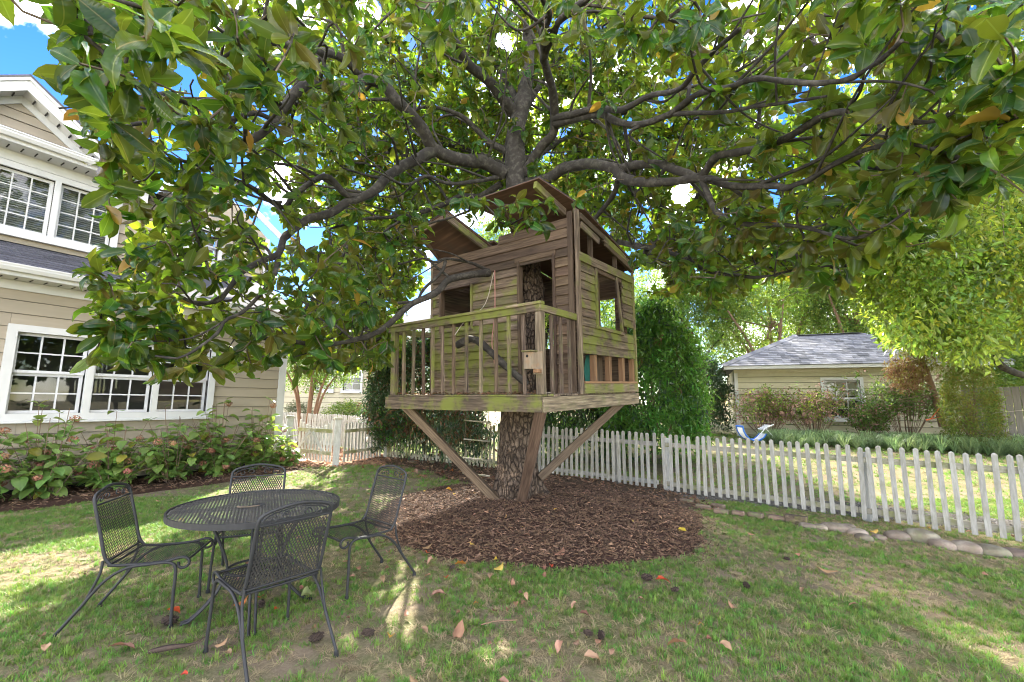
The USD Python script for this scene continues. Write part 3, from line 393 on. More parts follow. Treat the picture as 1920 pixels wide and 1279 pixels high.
def window(par, w, a0, a1, z0, z1, panels, cols, rows, sashes, trim, off=0.0, mull=0.10, sash_mat=None, name='window', sill=True, bar=0.022, stile=0.045):
    sm = sash_mat or M['sash']; outer = sbox(a0, z0, a1, z1); pw = (a1 - a0 - 2 * trim - (panels - 1) * mull) / panels
    holes = [sbox(a0 + trim + i * (pw + mull), z0 + trim, a0 + trim + i * (pw + mull) + pw, z1 - trim) for i in range(panels)]; fr = outer
    for h in holes: fr = fr.difference(h)
    W = w.plate(par, name, fr, off + 0.002, off + 0.045, M['trim'])
    if sill: w.box(W, 'sill', a0 - 0.02, a1 + 0.02, z0 - 0.035, z0 - 0.001, off + 0.002, off + 0.075, M['trim'])
    for h in holes:
        x0, y0, x1, y1 = h.bounds; sh = (y1 - y0) / sashes
        for k in range(sashes):
            b0, b1 = y0 + k * sh, y0 + (k + 1) * sh; o = off - 0.055 - (0.03 if (sashes > 1 and k == 0) else 0.0) + (0.03 if sashes > 1 and k == 0 else 0.0) * 0; o = off - 0.05 - 0.035 * (sashes - 1 - k) * 0 - (0.035 if k == 0 and sashes > 1 else 0)
            st = stile; g = sbox(x0, b0, x1, b1); cw = (x1 - x0 - 2 * st - (cols - 1) * bar) / cols; ch = (b1 - b0 - 2 * st - (rows - 1) * bar) / rows
            for c in range(cols):
                for r in range(rows):
                    px, pz = x0 + st + c * (cw + bar), b0 + st + r * (ch + bar); g = g.difference(sbox(px, pz, px + cw, pz + ch))
                    v = A([[-cw / 2, -ch / 2, 0], [cw / 2, -ch / 2, 0], [cw / 2, ch / 2, 0], [-cw / 2, ch / 2, 0]]); f = A([[0, 1, 2, 3]]) if w.sg > 0 else A([[3, 2, 1, 0]])
                    mesh(W, 'pane', v * 1.06, f, M['pane'], w.fr(px + cw / 2, pz + ch / 2, o - 0.014))
            w.plate(W, 'sash', g, o - 0.03, o, sm)
    return W
def roof_quad(par, name, pts, t, mat, **k):   # a slab from four corners, thickness t downward
    p = A(pts, float); n = unit(np.cross(p[1] - p[0], p[3] - p[0])); n = n if n[2] > 0 else -n
    v = np.vstack([p, p - n * t]); f = A([[0, 1, 2, 3], [7, 6, 5, 4], [0, 4, 5, 1], [1, 5, 6, 2], [2, 6, 7, 3], [3, 7, 4, 0]])
    return mesh(par, name, v, f, mat, None, **k)
def shingles(par, e0, e1, r0, r1, ex, wd, mat, limit=300, dark=None):
    """Overlapping shingle tabs on the slope from eave e0-e1 to ridge r0-r1, each a part; those past the limit are joined."""
    e0, e1, r0, r1 = (A(q, float) for q in (e0, e1, r0, r1)); up = unit((r0 + r1) / 2 - (e0 + e1) / 2); along = unit(e1 - e0); up = unit(up - along * (up @ along)); nrm = np.cross(along, up); nrm = nrm if nrm[2] > 0 else -nrm
    H = ((r0 - e0) @ up); rows = int(H / ex); rest = []; cnt = 0; r = np.random.default_rng(3)
    for k in range(rows):
        t0 = k / rows; a0, a1 = (e0 + (r0 - e0) * t0), (e1 + (r1 - e1) * t0); L = np.linalg.norm(a1 - a0); n = max(1, int(L / wd)); x = -(k % 2) * wd * 0.5
        while x < L - 0.03:
            w_ = wd * r.uniform(0.75, 1.25); c0, c1 = max(x, 0), min(x + w_, L); x += w_
            if c1 - c0 < 0.04: continue
            th = 0.012 + r.choice([0, 0.006]); hw = (c1 - c0) / 2 - 0.003; hh = ex * 0.56
            v = A([[-hw, -hh, 0.0], [hw, -hh, 0.0], [hw, hh, 0.002], [-hw, hh, 0.002], [-hw, -hh, th], [hw, -hh, th], [hw, hh, 0.006], [-hw, hh, 0.006]]); f = A([[4, 5, 6, 7], [0, 3, 2, 1], [0, 1, 5, 4], [2, 3, 7, 6], [0, 4, 7, 3], [1, 2, 6, 5]])
            m = frame(a0 + along * (c0 + c1) / 2 + up * ex * 0.5, along, up, np.cross(along, up))
            if np.cross(along, up)[2] < 0: v[:, 2] *= -1; f = f[:, ::-1]
            if cnt < limit: mesh(par, 'shingle', v, f, mat, m); cnt += 1
            else: rest.append((v @ m[:3, :3].T + m[:3, 3], f))
    if rest: v, f, _ = join(rest); mesh(par, 'shingle_field', v, f, mat, kind='stuff')

# ------------------------------------------------------------------ the large house on the left
H = thing('clapboard_house', 'large beige clapboard house with white trimmed windows and gable, beside the hydrangeas', 'house', HC)
hw = Wall(HC, HS, HN)
WL = (1.50, 4.46, 1.13, 2.60); open_ = (WL[0] + .1, WL[1] - .1, WL[2] + .1, WL[3] - .1)
hw.plate(H, 'wall', sbox(0.0, -0.2, 8.6, 3.3).difference(sbox(open_[0], open_[2], open_[1], open_[3])), -0.16, -0.002, M['slot_and_lap_shade'])
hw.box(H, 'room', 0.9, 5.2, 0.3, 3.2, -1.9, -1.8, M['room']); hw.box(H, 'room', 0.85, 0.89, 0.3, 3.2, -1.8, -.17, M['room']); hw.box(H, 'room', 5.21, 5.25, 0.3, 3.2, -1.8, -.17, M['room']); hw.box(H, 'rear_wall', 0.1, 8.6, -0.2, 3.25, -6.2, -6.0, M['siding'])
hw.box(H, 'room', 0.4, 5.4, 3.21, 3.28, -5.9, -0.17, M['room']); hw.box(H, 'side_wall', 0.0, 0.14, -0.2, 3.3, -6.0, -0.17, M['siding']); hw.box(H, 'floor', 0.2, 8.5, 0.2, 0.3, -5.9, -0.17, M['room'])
siding(H, hw, 0.10, 8.5, 0.10, 3.26, 0.205, [(WL[0] + .02, WL[1] - .02, WL[2] + .02, WL[3] - .02)], M['siding'])
hw.box(H, 'corner_board', -0.02, 0.125, 0.02, 3.27, 0.004, 0.034, M['trim']); hw.box(H, 'corner_board', -0.045, -0.021, 0.02, 3.27, -0.15, 0.034, M['trim'])
window(H, hw, *WL, 3, 3, 2, 2, 0.11, 0.022, 0.10)
# lower eave: soffit with vent slots, fascia, gutter, roof
hw.box(H, 'soffit', -0.3, 8.6, 3.27, 3.295, 0.0, 0.40, M['trim']); hw.box(H, 'frieze_board', -0.02, 8.6, 3.13, 3.268, 0.022, 0.046, M['trim'])
for k in range(46): hw.box(H, 'soffit_vent', 0.0 + k * 0.16, 0.018 + k * 0.16, 3.262, 3.2695, 0.13, 0.30, M['slot_and_lap_shade'], 0.001)
hw.box(H, 'fascia', -0.3, 8.6, 3.27, 3.40, 0.402, 0.425, M['trim'])
def gutter(par, w, a0, a1, z, off, mat):
    prof = [(0, 0), (0.07, 0), (0.105, 0.05), (0.105, 0.085), (0.118, 0.085), (0.118, 0.105), (0.096, 0.105), (0.096, 0.055), (0.064, 0.012), (0.008, 0.012), (0.008, 0.10), (0, 0.10)]
    m = trimesh.creation.extrude_polygon(Polygon(prof), a1 - a0, engine='earcut'); v = np.array(m.vertices); q = np.stack([v[:, 2] - (a1 - a0) / 2, v[:, 1], v[:, 0] * w.sg], -1)
    f = m.faces if w.sg < 0 else m.faces[:, ::-1]; return mesh(par, 'gutter', q, f, mat, w.fr((a0 + a1) / 2, z, off))
gutter(H, hw, -0.3, 8.6, 3.33, 0.426, M['trim'])
e = lambda a, z, o: hw.p(a, z, o)
roof_quad(H, 'roof', [e(2.06, 3.43, .46), e(8.6, 3.43, .46), e(8.6, 3.98, -.6), e(2.06, 3.98, -.6)], 0.03, M['shingle_dark'])
shingles(H, e(2.3, 3.435, .47), e(6.2, 3.435, .47), e(2.3, 3.985, -.6), e(6.2, 3.985, -.6), 0.125, 0.34, M['shingle_dark'])
roof_quad(H, 'roof', [e(-0.3, 3.43, .46), e(2.058, 3.43, .46), e(2.058, 4.82, -2.2), e(-0.3, 4.82, -2.2)], 0.03, M['shingle_dark'])
# upper storey
uw = Wall(HC - HN * 0.6, HS, HN); UWN = (3.16, 5.75, 4.12, 5.32)
uw.plate(H, 'wall', sbox(2.06, 3.6, 8.6, 5.62).difference(sbox(UWN[0] + .09, UWN[2] + .09, UWN[1] - .09, UWN[3] - .09)), -0.15, -0.002, M['slot_and_lap_shade'])
siding(H, uw, 2.17, 8.5, 3.99, 5.5, 0.205, [(UWN[0] + .02, UWN[1] - .02, UWN[2] + .02, UWN[3] - .02)], M['siding'])
uw.box(H, 'corner_board', 2.04, 2.17, 3.75, 5.56, 0.004, 0.034, M['trim'])
tubepart(H, 'downspout', [uw.p(2.0, 5.5, .06), uw.p(2.0, 4.6, .06), uw.p(2.0, 3.9, .06)], 0.04, M['trim'], 8)
window(H, uw, *UWN, 3, 3, 4, 1, 0.10, 0.022, 0.075, M['trim'], bar=0.018, stile=0.05)
for k in range(30): v, f = cbox(2.6, 0.045, 0.006, .001); mesh(H, 'blind_slat', v, f, M['blind'], uw.fr(4.45, 4.18 + k * 0.038, -0.22) @ np.block([[trimesh.transformations.rotation_matrix(0.7, [1, 0, 0])]]))
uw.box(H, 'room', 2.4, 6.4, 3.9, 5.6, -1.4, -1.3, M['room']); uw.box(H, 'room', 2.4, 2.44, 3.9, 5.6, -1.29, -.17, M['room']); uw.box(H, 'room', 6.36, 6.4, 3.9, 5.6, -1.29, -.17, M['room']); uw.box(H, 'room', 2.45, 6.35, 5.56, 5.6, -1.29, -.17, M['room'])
# pent roof across the gable, soffit and gutter
uw.box(H, 'soffit', 3.0, 8.6, 5.50, 5.525, 0.0, 0.40, M['trim']); uw.box(H, 'frieze_board', 3.0, 8.6, 5.335, 5.499, 0.022, 0.045, M['trim'])
for k in range(24): uw.box(H, 'soffit_vent', 3.1 + k * 0.16, 3.118 + k * 0.16, 5.492, 5.4995, 0.13, 0.30, M['slot_and_lap_shade'], 0.001)
uw.box(H, 'fascia', 3.0, 8.6, 5.50, 5.62, 0.402, 0.425, M['trim']); gutter(H, uw, 3.0, 8.6, 5.56, 0.426, M['trim'])
u = lambda a, z, o: uw.p(a, z, o)
roof_quad(H, 'roof', [u(3.0, 5.66, .45), u(8.6, 5.66, .45), u(8.6, 5.90, 0.0), u(3.0, 5.90, 0.0)], 0.03, M['shingle_dark'])
roof_quad(H, 'roof', [u(1.75, 5.60, .35), u(3.1, 5.60, .35), u(3.1, 7.0, -2.8), u(1.75, 7.0, -2.8)], 0.04, M['shingle_dark'])
AP, SL = 4.62, 0.72                    # gable apex and slope
gl = lambda z: (AP - (6.62 - z) / SL, AP + (6.62 - z) / SL)
uw.plate(H, 'gable_wall', Polygon([(gl(5.62)[0], 5.62), (gl(5.62)[1], 5.62), (AP, 6.62)]), -0.1, -0.002, M['slot_and_lap_shade'])
siding(H, uw, 0, 0, 5.88, 6.6, 0.17, [], M['siding'], lim=lambda z: (gl(z + .09)[0] + 0.02, gl(z + .09)[1] - 0.02))
for sg in (-1, 1):
    q = lambda d, z: AP + sg * d
    L_ = 1.75; x = lambda d: (AP + sg * d, 6.69 - SL * d)
    for nm, dz0, dz1, o0, o1, mt in (('rake_board', -0.20, -0.0, 0.30, 0.325, 'trim'), ('rake_trim', -0.02, 0.06, 0.326, 0.35, 'trim'), ('rake_soffit', -0.19, -0.165, 0.0, 0.299, 'trim'), ('rake_frieze', -0.33, -0.192, 0.022, 0.045, 'trim')):
        a, b = x(0.0), x(L_); uw.plate(H, nm, Polygon([(a[0], a[1] + dz0), (a[0], a[1] + dz1), (b[0], b[1] + dz1), (b[0], b[1] + dz0)]), o0, o1, M[mt])
    for k in range(10):
        c = x(0.12 + k * 0.16); uw.box(H, 'soffit_vent', c[0] - .008, c[0] + .008, c[1] - 0.215, c[1] - 0.187, 0.09, 0.22, M['slot_and_lap_shade'], .001)
    a, b = x(0.0), x(L_ + .1); roof_quad(H, 'roof', [uw.p(a[0], a[1] + .075, .36), uw.p(b[0], b[1] + .075, .36), uw.p(b[0], b[1] + .075, -4), uw.p(a[0], a[1] + .075, -4)], 0.03, M['shingle_dark'])
# rear wing seen past the corner
rw = Wall(HC - HN * 2.2, HS, HN); rw.plate(H, 'wall', sbox(-0.6, 4.0, 2.06, 6.0).difference(sbox(.7, 4.95, 1.4, 5.7)), -0.15, -.002, M['slot_and_lap_shade']); siding(H, rw, -0.5, 2.04, 4.7, 5.9, 0.205, [(.62, 1.48, 4.87, 5.78)], M['siding'])
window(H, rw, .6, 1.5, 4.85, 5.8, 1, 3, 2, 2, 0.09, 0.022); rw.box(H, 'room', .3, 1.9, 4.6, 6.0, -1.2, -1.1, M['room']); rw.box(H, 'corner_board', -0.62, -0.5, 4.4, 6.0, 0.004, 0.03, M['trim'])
rw.plate(H, 'rake_board', Polygon([(-0.95, 5.9), (-0.95, 6.08), (0.8, 7.2), (2.06, 6.4), (2.06, 6.2), (0.8, 7.0)]), 0.25, 0.28, M['trim']); rw.plate(H, 'gable_wall', Polygon([(-0.6, 6.0), (2.06, 6.0), (2.06, 6.3), (0.8, 7.02)]), -.1, 0, M['siding'])

# ------------------------------------------------------------------ shed with hipped roof
sd = A([0.922, -0.387, 0]); sn = A([-0.387, -0.922, 0]); so = A([7.55, 15.0, 0.3]); SHD = thing('hip_roof_shed', 'cream clapboard shed with grey hipped shingle roof and one small window', 'shed', so)
sw = Wall(so, sd, sn); SWN = (2.42, 3.52, 0.72, 2.06)
sw.plate(SHD, 'wall', sbox(0, -0.5, 6.5, 2.36).difference(sbox(SWN[0] + .08, SWN[2] + .08, SWN[1] - .08, SWN[3] - .08)), -0.12, -.002, M['slot_and_lap_shade']); siding(SHD, sw, 0.07, 6.5, 0.0, 2.28, 0.19, [(SWN[0] + .02, SWN[1] - .02, SWN[2] + .02, SWN[3] - .02)], M['cream'], gap=.013)
sw.box(SHD, 'side_wall', 0.0, 0.12, -0.5, 2.36, -4.6, -.13, M['cream']); sw.box(SHD, 'room', 0.3, 6.3, 0.0, 2.3, -2.0, -1.9, M['room']); sw.box(SHD, 'corner_board', -0.02, 0.09, 0.0, 2.3, 0.004, 0.03, M['trim'])
window(SHD, sw, *SWN, 1, 3, 2, 2, 0.085, 0.022)
sw.box(SHD, 'window_blind', 2.5, 3.45, 1.5, 2.0, -0.16, -0.15, M['blind']); sw.box(SHD, 'fascia', -0.33, 6.83, 2.34, 2.45, 0.33, 0.355, M['trim']); sw.box(SHD, 'soffit', -0.33, 6.83, 2.345, 2.36, 0.0, 0.329, M['trim']); sw.box(SHD, 'frieze_board', -.02, 6.5, 2.23, 2.344, 0.022, 0.04, M['cream'])
q = lambda a, z, o: sw.p(a, z, o); HR = 2.65
E0, E1, R0, R1, B0, B1 = q(-.36, 2.45, .36), q(6.86, 2.45, .36), q(-.36 + HR, 3.72, .36 - HR), q(6.86 - HR, 3.72, .36 - HR), q(-.36, 2.45, .36 - 2 * HR), q(6.86, 2.45, .36 - 2 * HR)
roof_quad(SHD, 'roof', [E0, E1, R1, R0], 0.04, M['shingle']); roof_quad(SHD, 'roof', [B0, R0, R1, B1], 0.04, M['shingle'])
for tr in ([E0, R0, B0], [E1, B1, R1]): v = A(tr); mesh(SHD, 'roof', v, [[0, 1, 2]], M['shingle'])
up = A([0, 0, .004]); shingles(SHD, E0 + up, E1 + up, R0 + up, R1 + up, 0.165, 0.25, M['shingle'])
for a, b in ((E0, R0), (R0, R1)):
    L_ = np.linalg.norm(b - a); n = int(L_ / .22)
    for k in range(n): board(SHD, 'ridge_shingle', a + (b - a) * (k / n) + [0, 0, .02], a + (b - a) * ((k + 1.1) / n) + [0, 0, .03], .22, .012, sd if a is E0 else sn, M['shingle'])

# ------------------------------------------------------------------ cream building behind the far fence
bo = A([-13.0, 21.5, 0]); bd, bn = unit(A([1, -0.12, 0])), unit(A([-0.12, -1, 0])); CB = thing('cream_building', 'pale cream clapboard building partly hidden behind the far white fence and red barked tree', 'building', bo); cw = Wall(bo, bd, bn)
cw.plate(CB, 'wall', sbox(0, -.2, 9.0, 4.6).difference(sbox(3.75, 1.95, 4.6, 3.2)).difference(sbox(5.15, 1.95, 6.0, 3.2)), -.12, -.002, M['slot_and_lap_shade']); siding(CB, cw, 0, 9.0, 0.4, 4.4, 0.24, [(3.7, 4.65, 1.9, 3.25), (5.1, 6.05, 1.9, 3.25)], M['cream'], gap=.015)
for a in (3.65, 5.05): window(CB, cw, a, a + 1.05, 1.85, 3.3, 1, 2, 2, 2, .09, .022)
cw.box(CB, 'room', 3, 7, 1, 4, -1.2, -1.1, M['room']); cw.box(CB, 'corner_board', 8.9, 9.02, 0, 4.5, .022, .045, M['trim']); roof_quad(CB, 'roof', [cw.p(-.3, 4.5, .4), cw.p(9.3, 4.5, .4), cw.p(9.3, 6.0, -2.4), cw.p(-.3, 6.0, -2.4)], .05, M['shingle_dark']); cw.box(CB, 'fascia', -.3, 9.3, 4.33, 4.47, .34, .37, M['trim'])

# ------------------------------------------------------------------ picket fences
def picket(par, p, h, w, t, x, mat, lean=0.0, point=0.35, name='picket'):
    hw_, ht = w / 2, t / 2; tp = w * point; v = A([[-hw_, -ht, 0], [hw_, -ht, 0], [hw_, ht, 0], [-hw_, ht, 0], [-hw_, -ht, h - tp], [hw_, -ht, h - tp], [hw_, ht, h - tp], [-hw_, ht, h - tp], [-.003, 0, h], [.003, 0, h]])
    f = A([[0, 3, 2], [0, 2, 1], [0, 1, 5], [0, 5, 4], [1, 2, 6], [1, 6, 5], [2, 3, 7], [2, 7, 6], [3, 0, 4], [3, 4, 7], [4, 5, 9], [4, 9, 8], [5, 6, 9], [6, 7, 8], [6, 8, 9], [7, 4, 8]])
    R = trimesh.transformations.rotation_matrix(lean, [0, 1, 0]); v2 = np.stack([v[:, 2], v[:, 0], v[:, 1]], -1); z = A([0, 0, 1.0]); y = np.cross(z, x)
    m = frame(p, x, y, z) @ R; m2 = frame(m[:3, 3], m[:3, 2], m[:3, 0], m[:3, 1]); return mesh(par, name, v2, f, mat, m2)
def fence(name, label, p0, p1, h, mat, rail_mat, sp=0.11, w=0.052, z0=0.05, posts=(), side=1, group=None, post_mat=None, rails=(0.10, 0.80), hf=None, cat='fence', pt=.35, end_posts=(), rz=1.0):
    p0, p1 = A([*p0, 0.0])[:3], A([*p1, 0.0])[:3]; L = np.linalg.norm(p1 - p0); x = (p1 - p0) / L; y = np.cross([0, 0, 1.0], x) * side; F = thing(name, label, cat, A([p0[0], p0[1], float(gz(p0[0], p0[1]))])); n = int(L / sp); r = np.random.default_rng(int(abs(p0[0] * 100)) + n)
    zb = lambda q: float(gz(q[0], q[1])) * rz + z0
    for k in range(n):
        s = (k + 0.5) * L / n; p = p0 + x * s; hh = h if hf is None else h * hf(s / L)
        picket(F, p + A([0, 0, zb(p) + r.normal(0, .006)]), hh + r.normal(0, .010), w, 0.024, x, mat, r.normal(0, .014), pt)
    for ra in rails:
        seg = max(1, int(L / 2.4))
        for k in range(seg):
            a, b = p0 + x * (L * k / seg), p0 + x * (L * (k + 1) / seg - .004); a, b = a + [0, 0, zb(a) + h * ra], b + [0, 0, zb(b) + h * ra]
            board(F, 'rail', a + y * .031, b + y * .031, 0.072, 0.036, [0, 0, 1], rail_mat)
    for s in posts:
        p = p0 + x * s + y * .10; g = float(gz(p[0], p[1])); board(F, 'post', p + [0, 0, g - .25], p + [0, 0, g + z0 + h * .90], 0.095, 0.095, x, post_mat or mat)
    return F
fence('picket_fence', 'long weathered white picket fence running to the right edge above river stones', FK, FE, 0.93, M['fence'], M['rail_old'], posts=(0.06, 2.75, 4.9), side=1, post_mat=M['fence_white'])
fence('picket_fence', 'cleaner grey-white picket fence section right of the tree trunk, before the laurel', FM, FK - A([.05, -.045]), 0.93, M['fence'], M['fence'], posts=(0.4, 2.2), side=1)
fence('picket_fence', 'mossy old picket fence behind the trunk, overhung by dark laurel', FQ, FM - A([.05, -.03]), 0.93, M['fence_mossy'], M['rail_old'], posts=(0.05, 2.1), side=1)
fence('picket_fence', 'short white picket fence section between gate post and back corner, rails facing the yard', FP + A([.08, .17]), FQ - A([.03, .06]), 0.90, M['fence_white'], M['fence_mossy'], posts=(1.45,), side=-1, rails=(.25, .80))
fence('picket_fence', 'tall plain white picket fence along the chip path behind the gate', (-9.2, 17.0), (-3.9, 13.1), 0.98, M['fence_white'], M['fence_white'], sp=.105, w=.06, posts=(2, 4.2), side=1, pt=.3)
G = thing('garden_gate', 'white picket gate with scooped top and two diagonal braces, standing ajar', 'gate', (-5.15, 10.95, 0)); g0, g1 = A([-5.2, 11.05, .08]), A([-4.12, 10.45, .08]); gx_ = unit(g1 - g0); gy_ = np.cross([0, 0, 1.0], gx_) * -1
for k in range(11):
    s = (k + .5) / 11; picket(G, g0 + (g1 - g0) * s, 0.78 + 0.20 * (2 * s - 1)**2, .06, .022, gx_, M['fence_white'], 0, .3)
for z in (.20, .70): board(G, 'rail', g0 + gy_ * .03 + [0, 0, z], g1 + gy_ * .03 + [0, 0, z], .085, .034, [0, 0, 1], M['fence_mossy'])
for a, b in ((.06, .40), (.78, .48)): board(G, 'brace', g0 + (g1 - g0) * a + gy_ * .052 + [0, 0, .24], g0 + (g1 - g0) * b + gy_ * .052 + [0, 0, .67], .07, .02, gx_, M['fence_white'])
def gate_post(p, h, label, w=.13):
    P = thing('gate_post', label, 'post', (*p, 0)); p = A([*p, 0.0]); board(P, 'shaft', p - [0, 0, .2], p + [0, 0, h], w, w, [1, .55, 0], M['fence_white']); board(P, 'cap', p + [0, 0, h + .001], p + [0, 0, h + .03], w + .06, w + .06, [1, .55, 0], M['fence_mossy'], .006); board(P, 'cap_block', p + [0, 0, h + .031], p + [0, 0, h + .055], w + .03, w + .03, [1, .55, 0], M['fence_old'], .006)
gate_post(FP, 1.05, 'square white gate post with mossy cap, right of the garden gate'); gate_post((-5.22, 10.62), 1.06, 'square white gate post beside the house corner board')

# grey board fence at the far right
GF = thing('board_fence', 'tall grey weathered board fence at the right edge behind the arborvitae', 'fence', (12.3, 11.2, .3)); a, b = A([11.9, 11.6, .25]), A([14.6, 9.4, .25]); d = unit(b - a)
for k in range(24): p = a + d * (.14 * k); board(GF, 'fence_board', p, p + [0, 0, 1.75 + rng.normal(0, .012)], .13, .02, d, M['greyfence'])
for z in (.35, 1.4): board(GF, 'rail', a + [.03, .03, z], a + d * 3.3 + [.03, .03, z], .09, .04, [0, 0, 1], M['greyfence'])
board(GF, 'post', a - d * .08, a - d * .08 + [0, 0, 1.85], .1, .1, d, M['greyfence'])

# ------------------------------------------------------------------ tree house
TO = A([0.338, 5.1, 1.38]); tL = unit([-0.794, 0.608, 0]); tau = math.radians(2.2); tR = unit([0.608, 0.794, 0]) * math.cos(tau) + A([0, 0, math.sin(tau)]); tU = np.cross(tR, tL); tU = tU if tU[2] > 0 else -tU
T = lambda a, b, c: TO + tL * a + tR * b + tU * c
TH = thing('tree_house', 'weathered mossy plank tree house with railed deck and broken roof, built round the trunk', 'tree house', TO)
WD, WMO, WCL, WRAW = M['wood'], M['wood_mossy'], M['wood_clean'], M['wood_raw']
tb = lambda nm, p0, p1, w, t, wd, mt, **k: board(TH, nm, T(*p0), T(*p1), w, t, wd, mt, **k)
tr_ = np.random.default_rng(21)
WB, WA = 0.89, 2.78                     # front wall offset from the rim, platform width
RB = 2.85
# platform
tb('rim_board', (-.02, -.02, .0875), (WA + .02, -.02, .0875), .175, .04, tU, WMO); tb('rim_board', (-.02, .002, .0875), (-.02, RB, .0875), .175, .04, tU, WD)
tb('rim_board', (WA, .002, .0875), (WA, RB, .0875), .175, .04, tU, WD); tb('rim_board', (0, RB, .0875), (WA - .022, RB, .0875), .175, .04, tU, WD)
for k in range(1, 7):
    if k != 3: tb('joist', (WA * k / 7, .03, .075), (WA * k / 7, RB - .03, .075), .14, .04, tU, WCL)
for k in range(19): tb('deck_board', (0.0, .07 + k * .148, .190 + tr_.normal(0, .002)), (WA, .07 + k * .148, .190), .14, .026, tR, WD if k > 1 else WMO)
# railing
tb('handrail', (0.0, .02, 1.215), (WA + .03, .03, 1.19), .085, .04, tU, WMO); tb('handrail', (-.005, -.01, 1.215), (-.005, .86, 1.20), .085, .04, tU, WMO); tb('handrail_cap', (-.03, .03, 1.275), (WA + .02, .035, 1.25), .10, .035, tR, WMO)
tb('rail_post', (.02, .045, .205), (.02, .045, 1.17), .09, .085, tL, WD); tb('rail_post', (2.70, .05, .205), (2.70, .05, 1.16), .09, .085, tL, WMO)
for i, a in enumerate((.26, .49, .70, .96, 1.21, 1.45, 1.66, 1.86, 2.05, 2.28, 2.49)): tb('baluster', (a, .06, .205), (a + tr_.normal(0, .012), .06, 1.18), .042, .036, tL, (WD, WCL, WMO)[(i * 2) % 3])
for i, b in enumerate((.31, .53, .74)): tb('baluster', (.035, b, .205), (.035, b, 1.17), .042, .036, tR, WD)
for i, b in enumerate((.25, .45, .66, .85)): tb('baluster', (2.74, b, .205), (2.74, b, 1.15), .042, .036, tR, WCL)
tb('handrail', (2.77, 0.06, 1.18), (2.77, .86, 1.18), .085, .04, tU, WMO)
# lapped plank walls
def planks(axis_a, rows, spans, mat, out, holes, jitter=.004, name='wall_plank'):
    for (c0, c1) in rows:
        for (s0, s1) in spans:
            cuts = [s0, s1] + [x for h in holes if h[2] < (c0 + c1) / 2 < h[3] for x in h[:2] if s0 < x < s1]; cuts = sorted(cuts)
            for u, v in zip(cuts[:-1], cuts[1:]):
                if any(h[0] <= (u + v) / 2 <= h[1] and h[2] < (c0 + c1) / 2 < h[3] for h in holes) or v - u < .03: continue
                cm, h2 = (c0 + c1) / 2, (c1 - c0) / 2 + .012; tl = tr_.normal(0, .006)
                if axis_a: p, q_, o = T(u + .002, WB + out * .02, cm + tl), T(v - .002, WB + out * .02, cm + tr_.normal(0, .004)), -tR
                else: p, q_, o = T(out * .012, u + .002, cm + tl), T(out * .012, v - .002, cm + tr_.normal(0, .004)), -tL
                board(TH, name, p, q_, 2 * h2, .02, tU + o * -.17, mat(c0, u) if callable(mat) else mat, .003)
rowsF = [(.205 + k * .1325, .205 + (k + 1) * .1325) for k in range(17)]
DOOR, WIN = (.33, .90, 0, 2.10), (1.86, 2.52, 1.24, 1.91)
pickF = lambda c, a: WCL if (a < .3 or c > 2.05) and a < 1.0 else (WMO if tr_.random() < .72 else WD)
planks(True, rowsF, [(.07, 2.76)], pickF, -1, [DOOR, WIN])
for c, a1 in ((2.46, 1.3),): tb('wall_plank', (.07, WB - .02, c + .06), (a1, WB - .02, c + .06), .14, .017, tU + tR * .11, WCL)
pickS = lambda c, b: WMO if tr_.random() < .75 else WD
planks(False, [(.745 + k * .125, .745 + (k + 1) * .125) for k in range(3)], [(.98, 2.78)], pickS, -1, [])
planks(False, [(1.12 + k * .125, 1.12 + (k + 1) * .125) for k in range(7)], [(.98, 1.42)], pickS, -1, [])
planks(False, [(1.245 + k * .125, 1.245 + (k + 1) * .125) for k in range(6)], [(2.38, 2.78)], pickS, -1, [])
for k in range(16):                     # back and far side walls, seen only through the openings
    c = .205 + k * .1325 + .066
    for u, v in ([(.1, 2.7)] if not .95 < c < 1.75 else [(.1, .3), (.92, 1.55), (2.2, 2.7)]): tb('wall_plank', (u, 2.80, c), (v, 2.80, c), .145, .017, tU, WCL)
    tb('wall_plank', (2.765, WB + .03, c), (2.765, 2.77, c), .145, .017, tU, WCL if k % 2 else WD)
# corner boards, jambs, studs, beam
tb('corner_post', (.045, WB - .035, .205), (.045, WB - .035, 2.66), .075, .03, tL, WCL); tb('corner_post', (-.025, WB + .035, .19), (-.025, WB + .035, 2.70), .10, .035, tR, WD); tb('corner_post', (-.025, 2.81, .19), (-.025, 2.81, 2.40), .06, .035, tR, WMO)
tb('corner_post', (2.765, WB - .03, .205), (2.765, WB - .03, 2.45), .05, .03, tL, WD)
for a, mt in ((.31, WCL), (.915, WCL)): tb('door_jamb', (a, WB - .01, .205), (a, WB - .01, 2.12), .04, .10, tL, mt)
tb('door_header', (.28, WB - .035, 2.135), (.98, WB - .035, 2.135), .075, .03, tU, WCL)
for a in (1.84, 2.54): tb('window_frame', (a, WB - .01, 1.2), (a, WB - .01, 1.94), .04, .10, tL, WCL if a > 2 else WMO)
tb('window_frame', (1.86, WB - .01, 1.93), (2.52, WB - .01, 1.93), .04, .10, tU, WD); tb('window_frame', (1.86, WB - .01, 1.22), (2.52, WB - .01, 1.22), .04, .10, tU, WMO)
tb('side_beam', (-.028, .94, 2.05), (-.028, 2.84, 2.06), .125, .035, tU, WMO); tb('bottom_board', (-.028, 1.0, .262), (-.028, 2.78, .262), .13, .03, tU, WMO)
tb('sill_rail', (-.005, 1.0, .345), (-.005, 2.79, .345), .03, .09, tU, WRAW); tb('window_frame', (-.03, 1.40, 1.125), (-.03, 2.36, 1.105), .05, .04, tU, WMO)
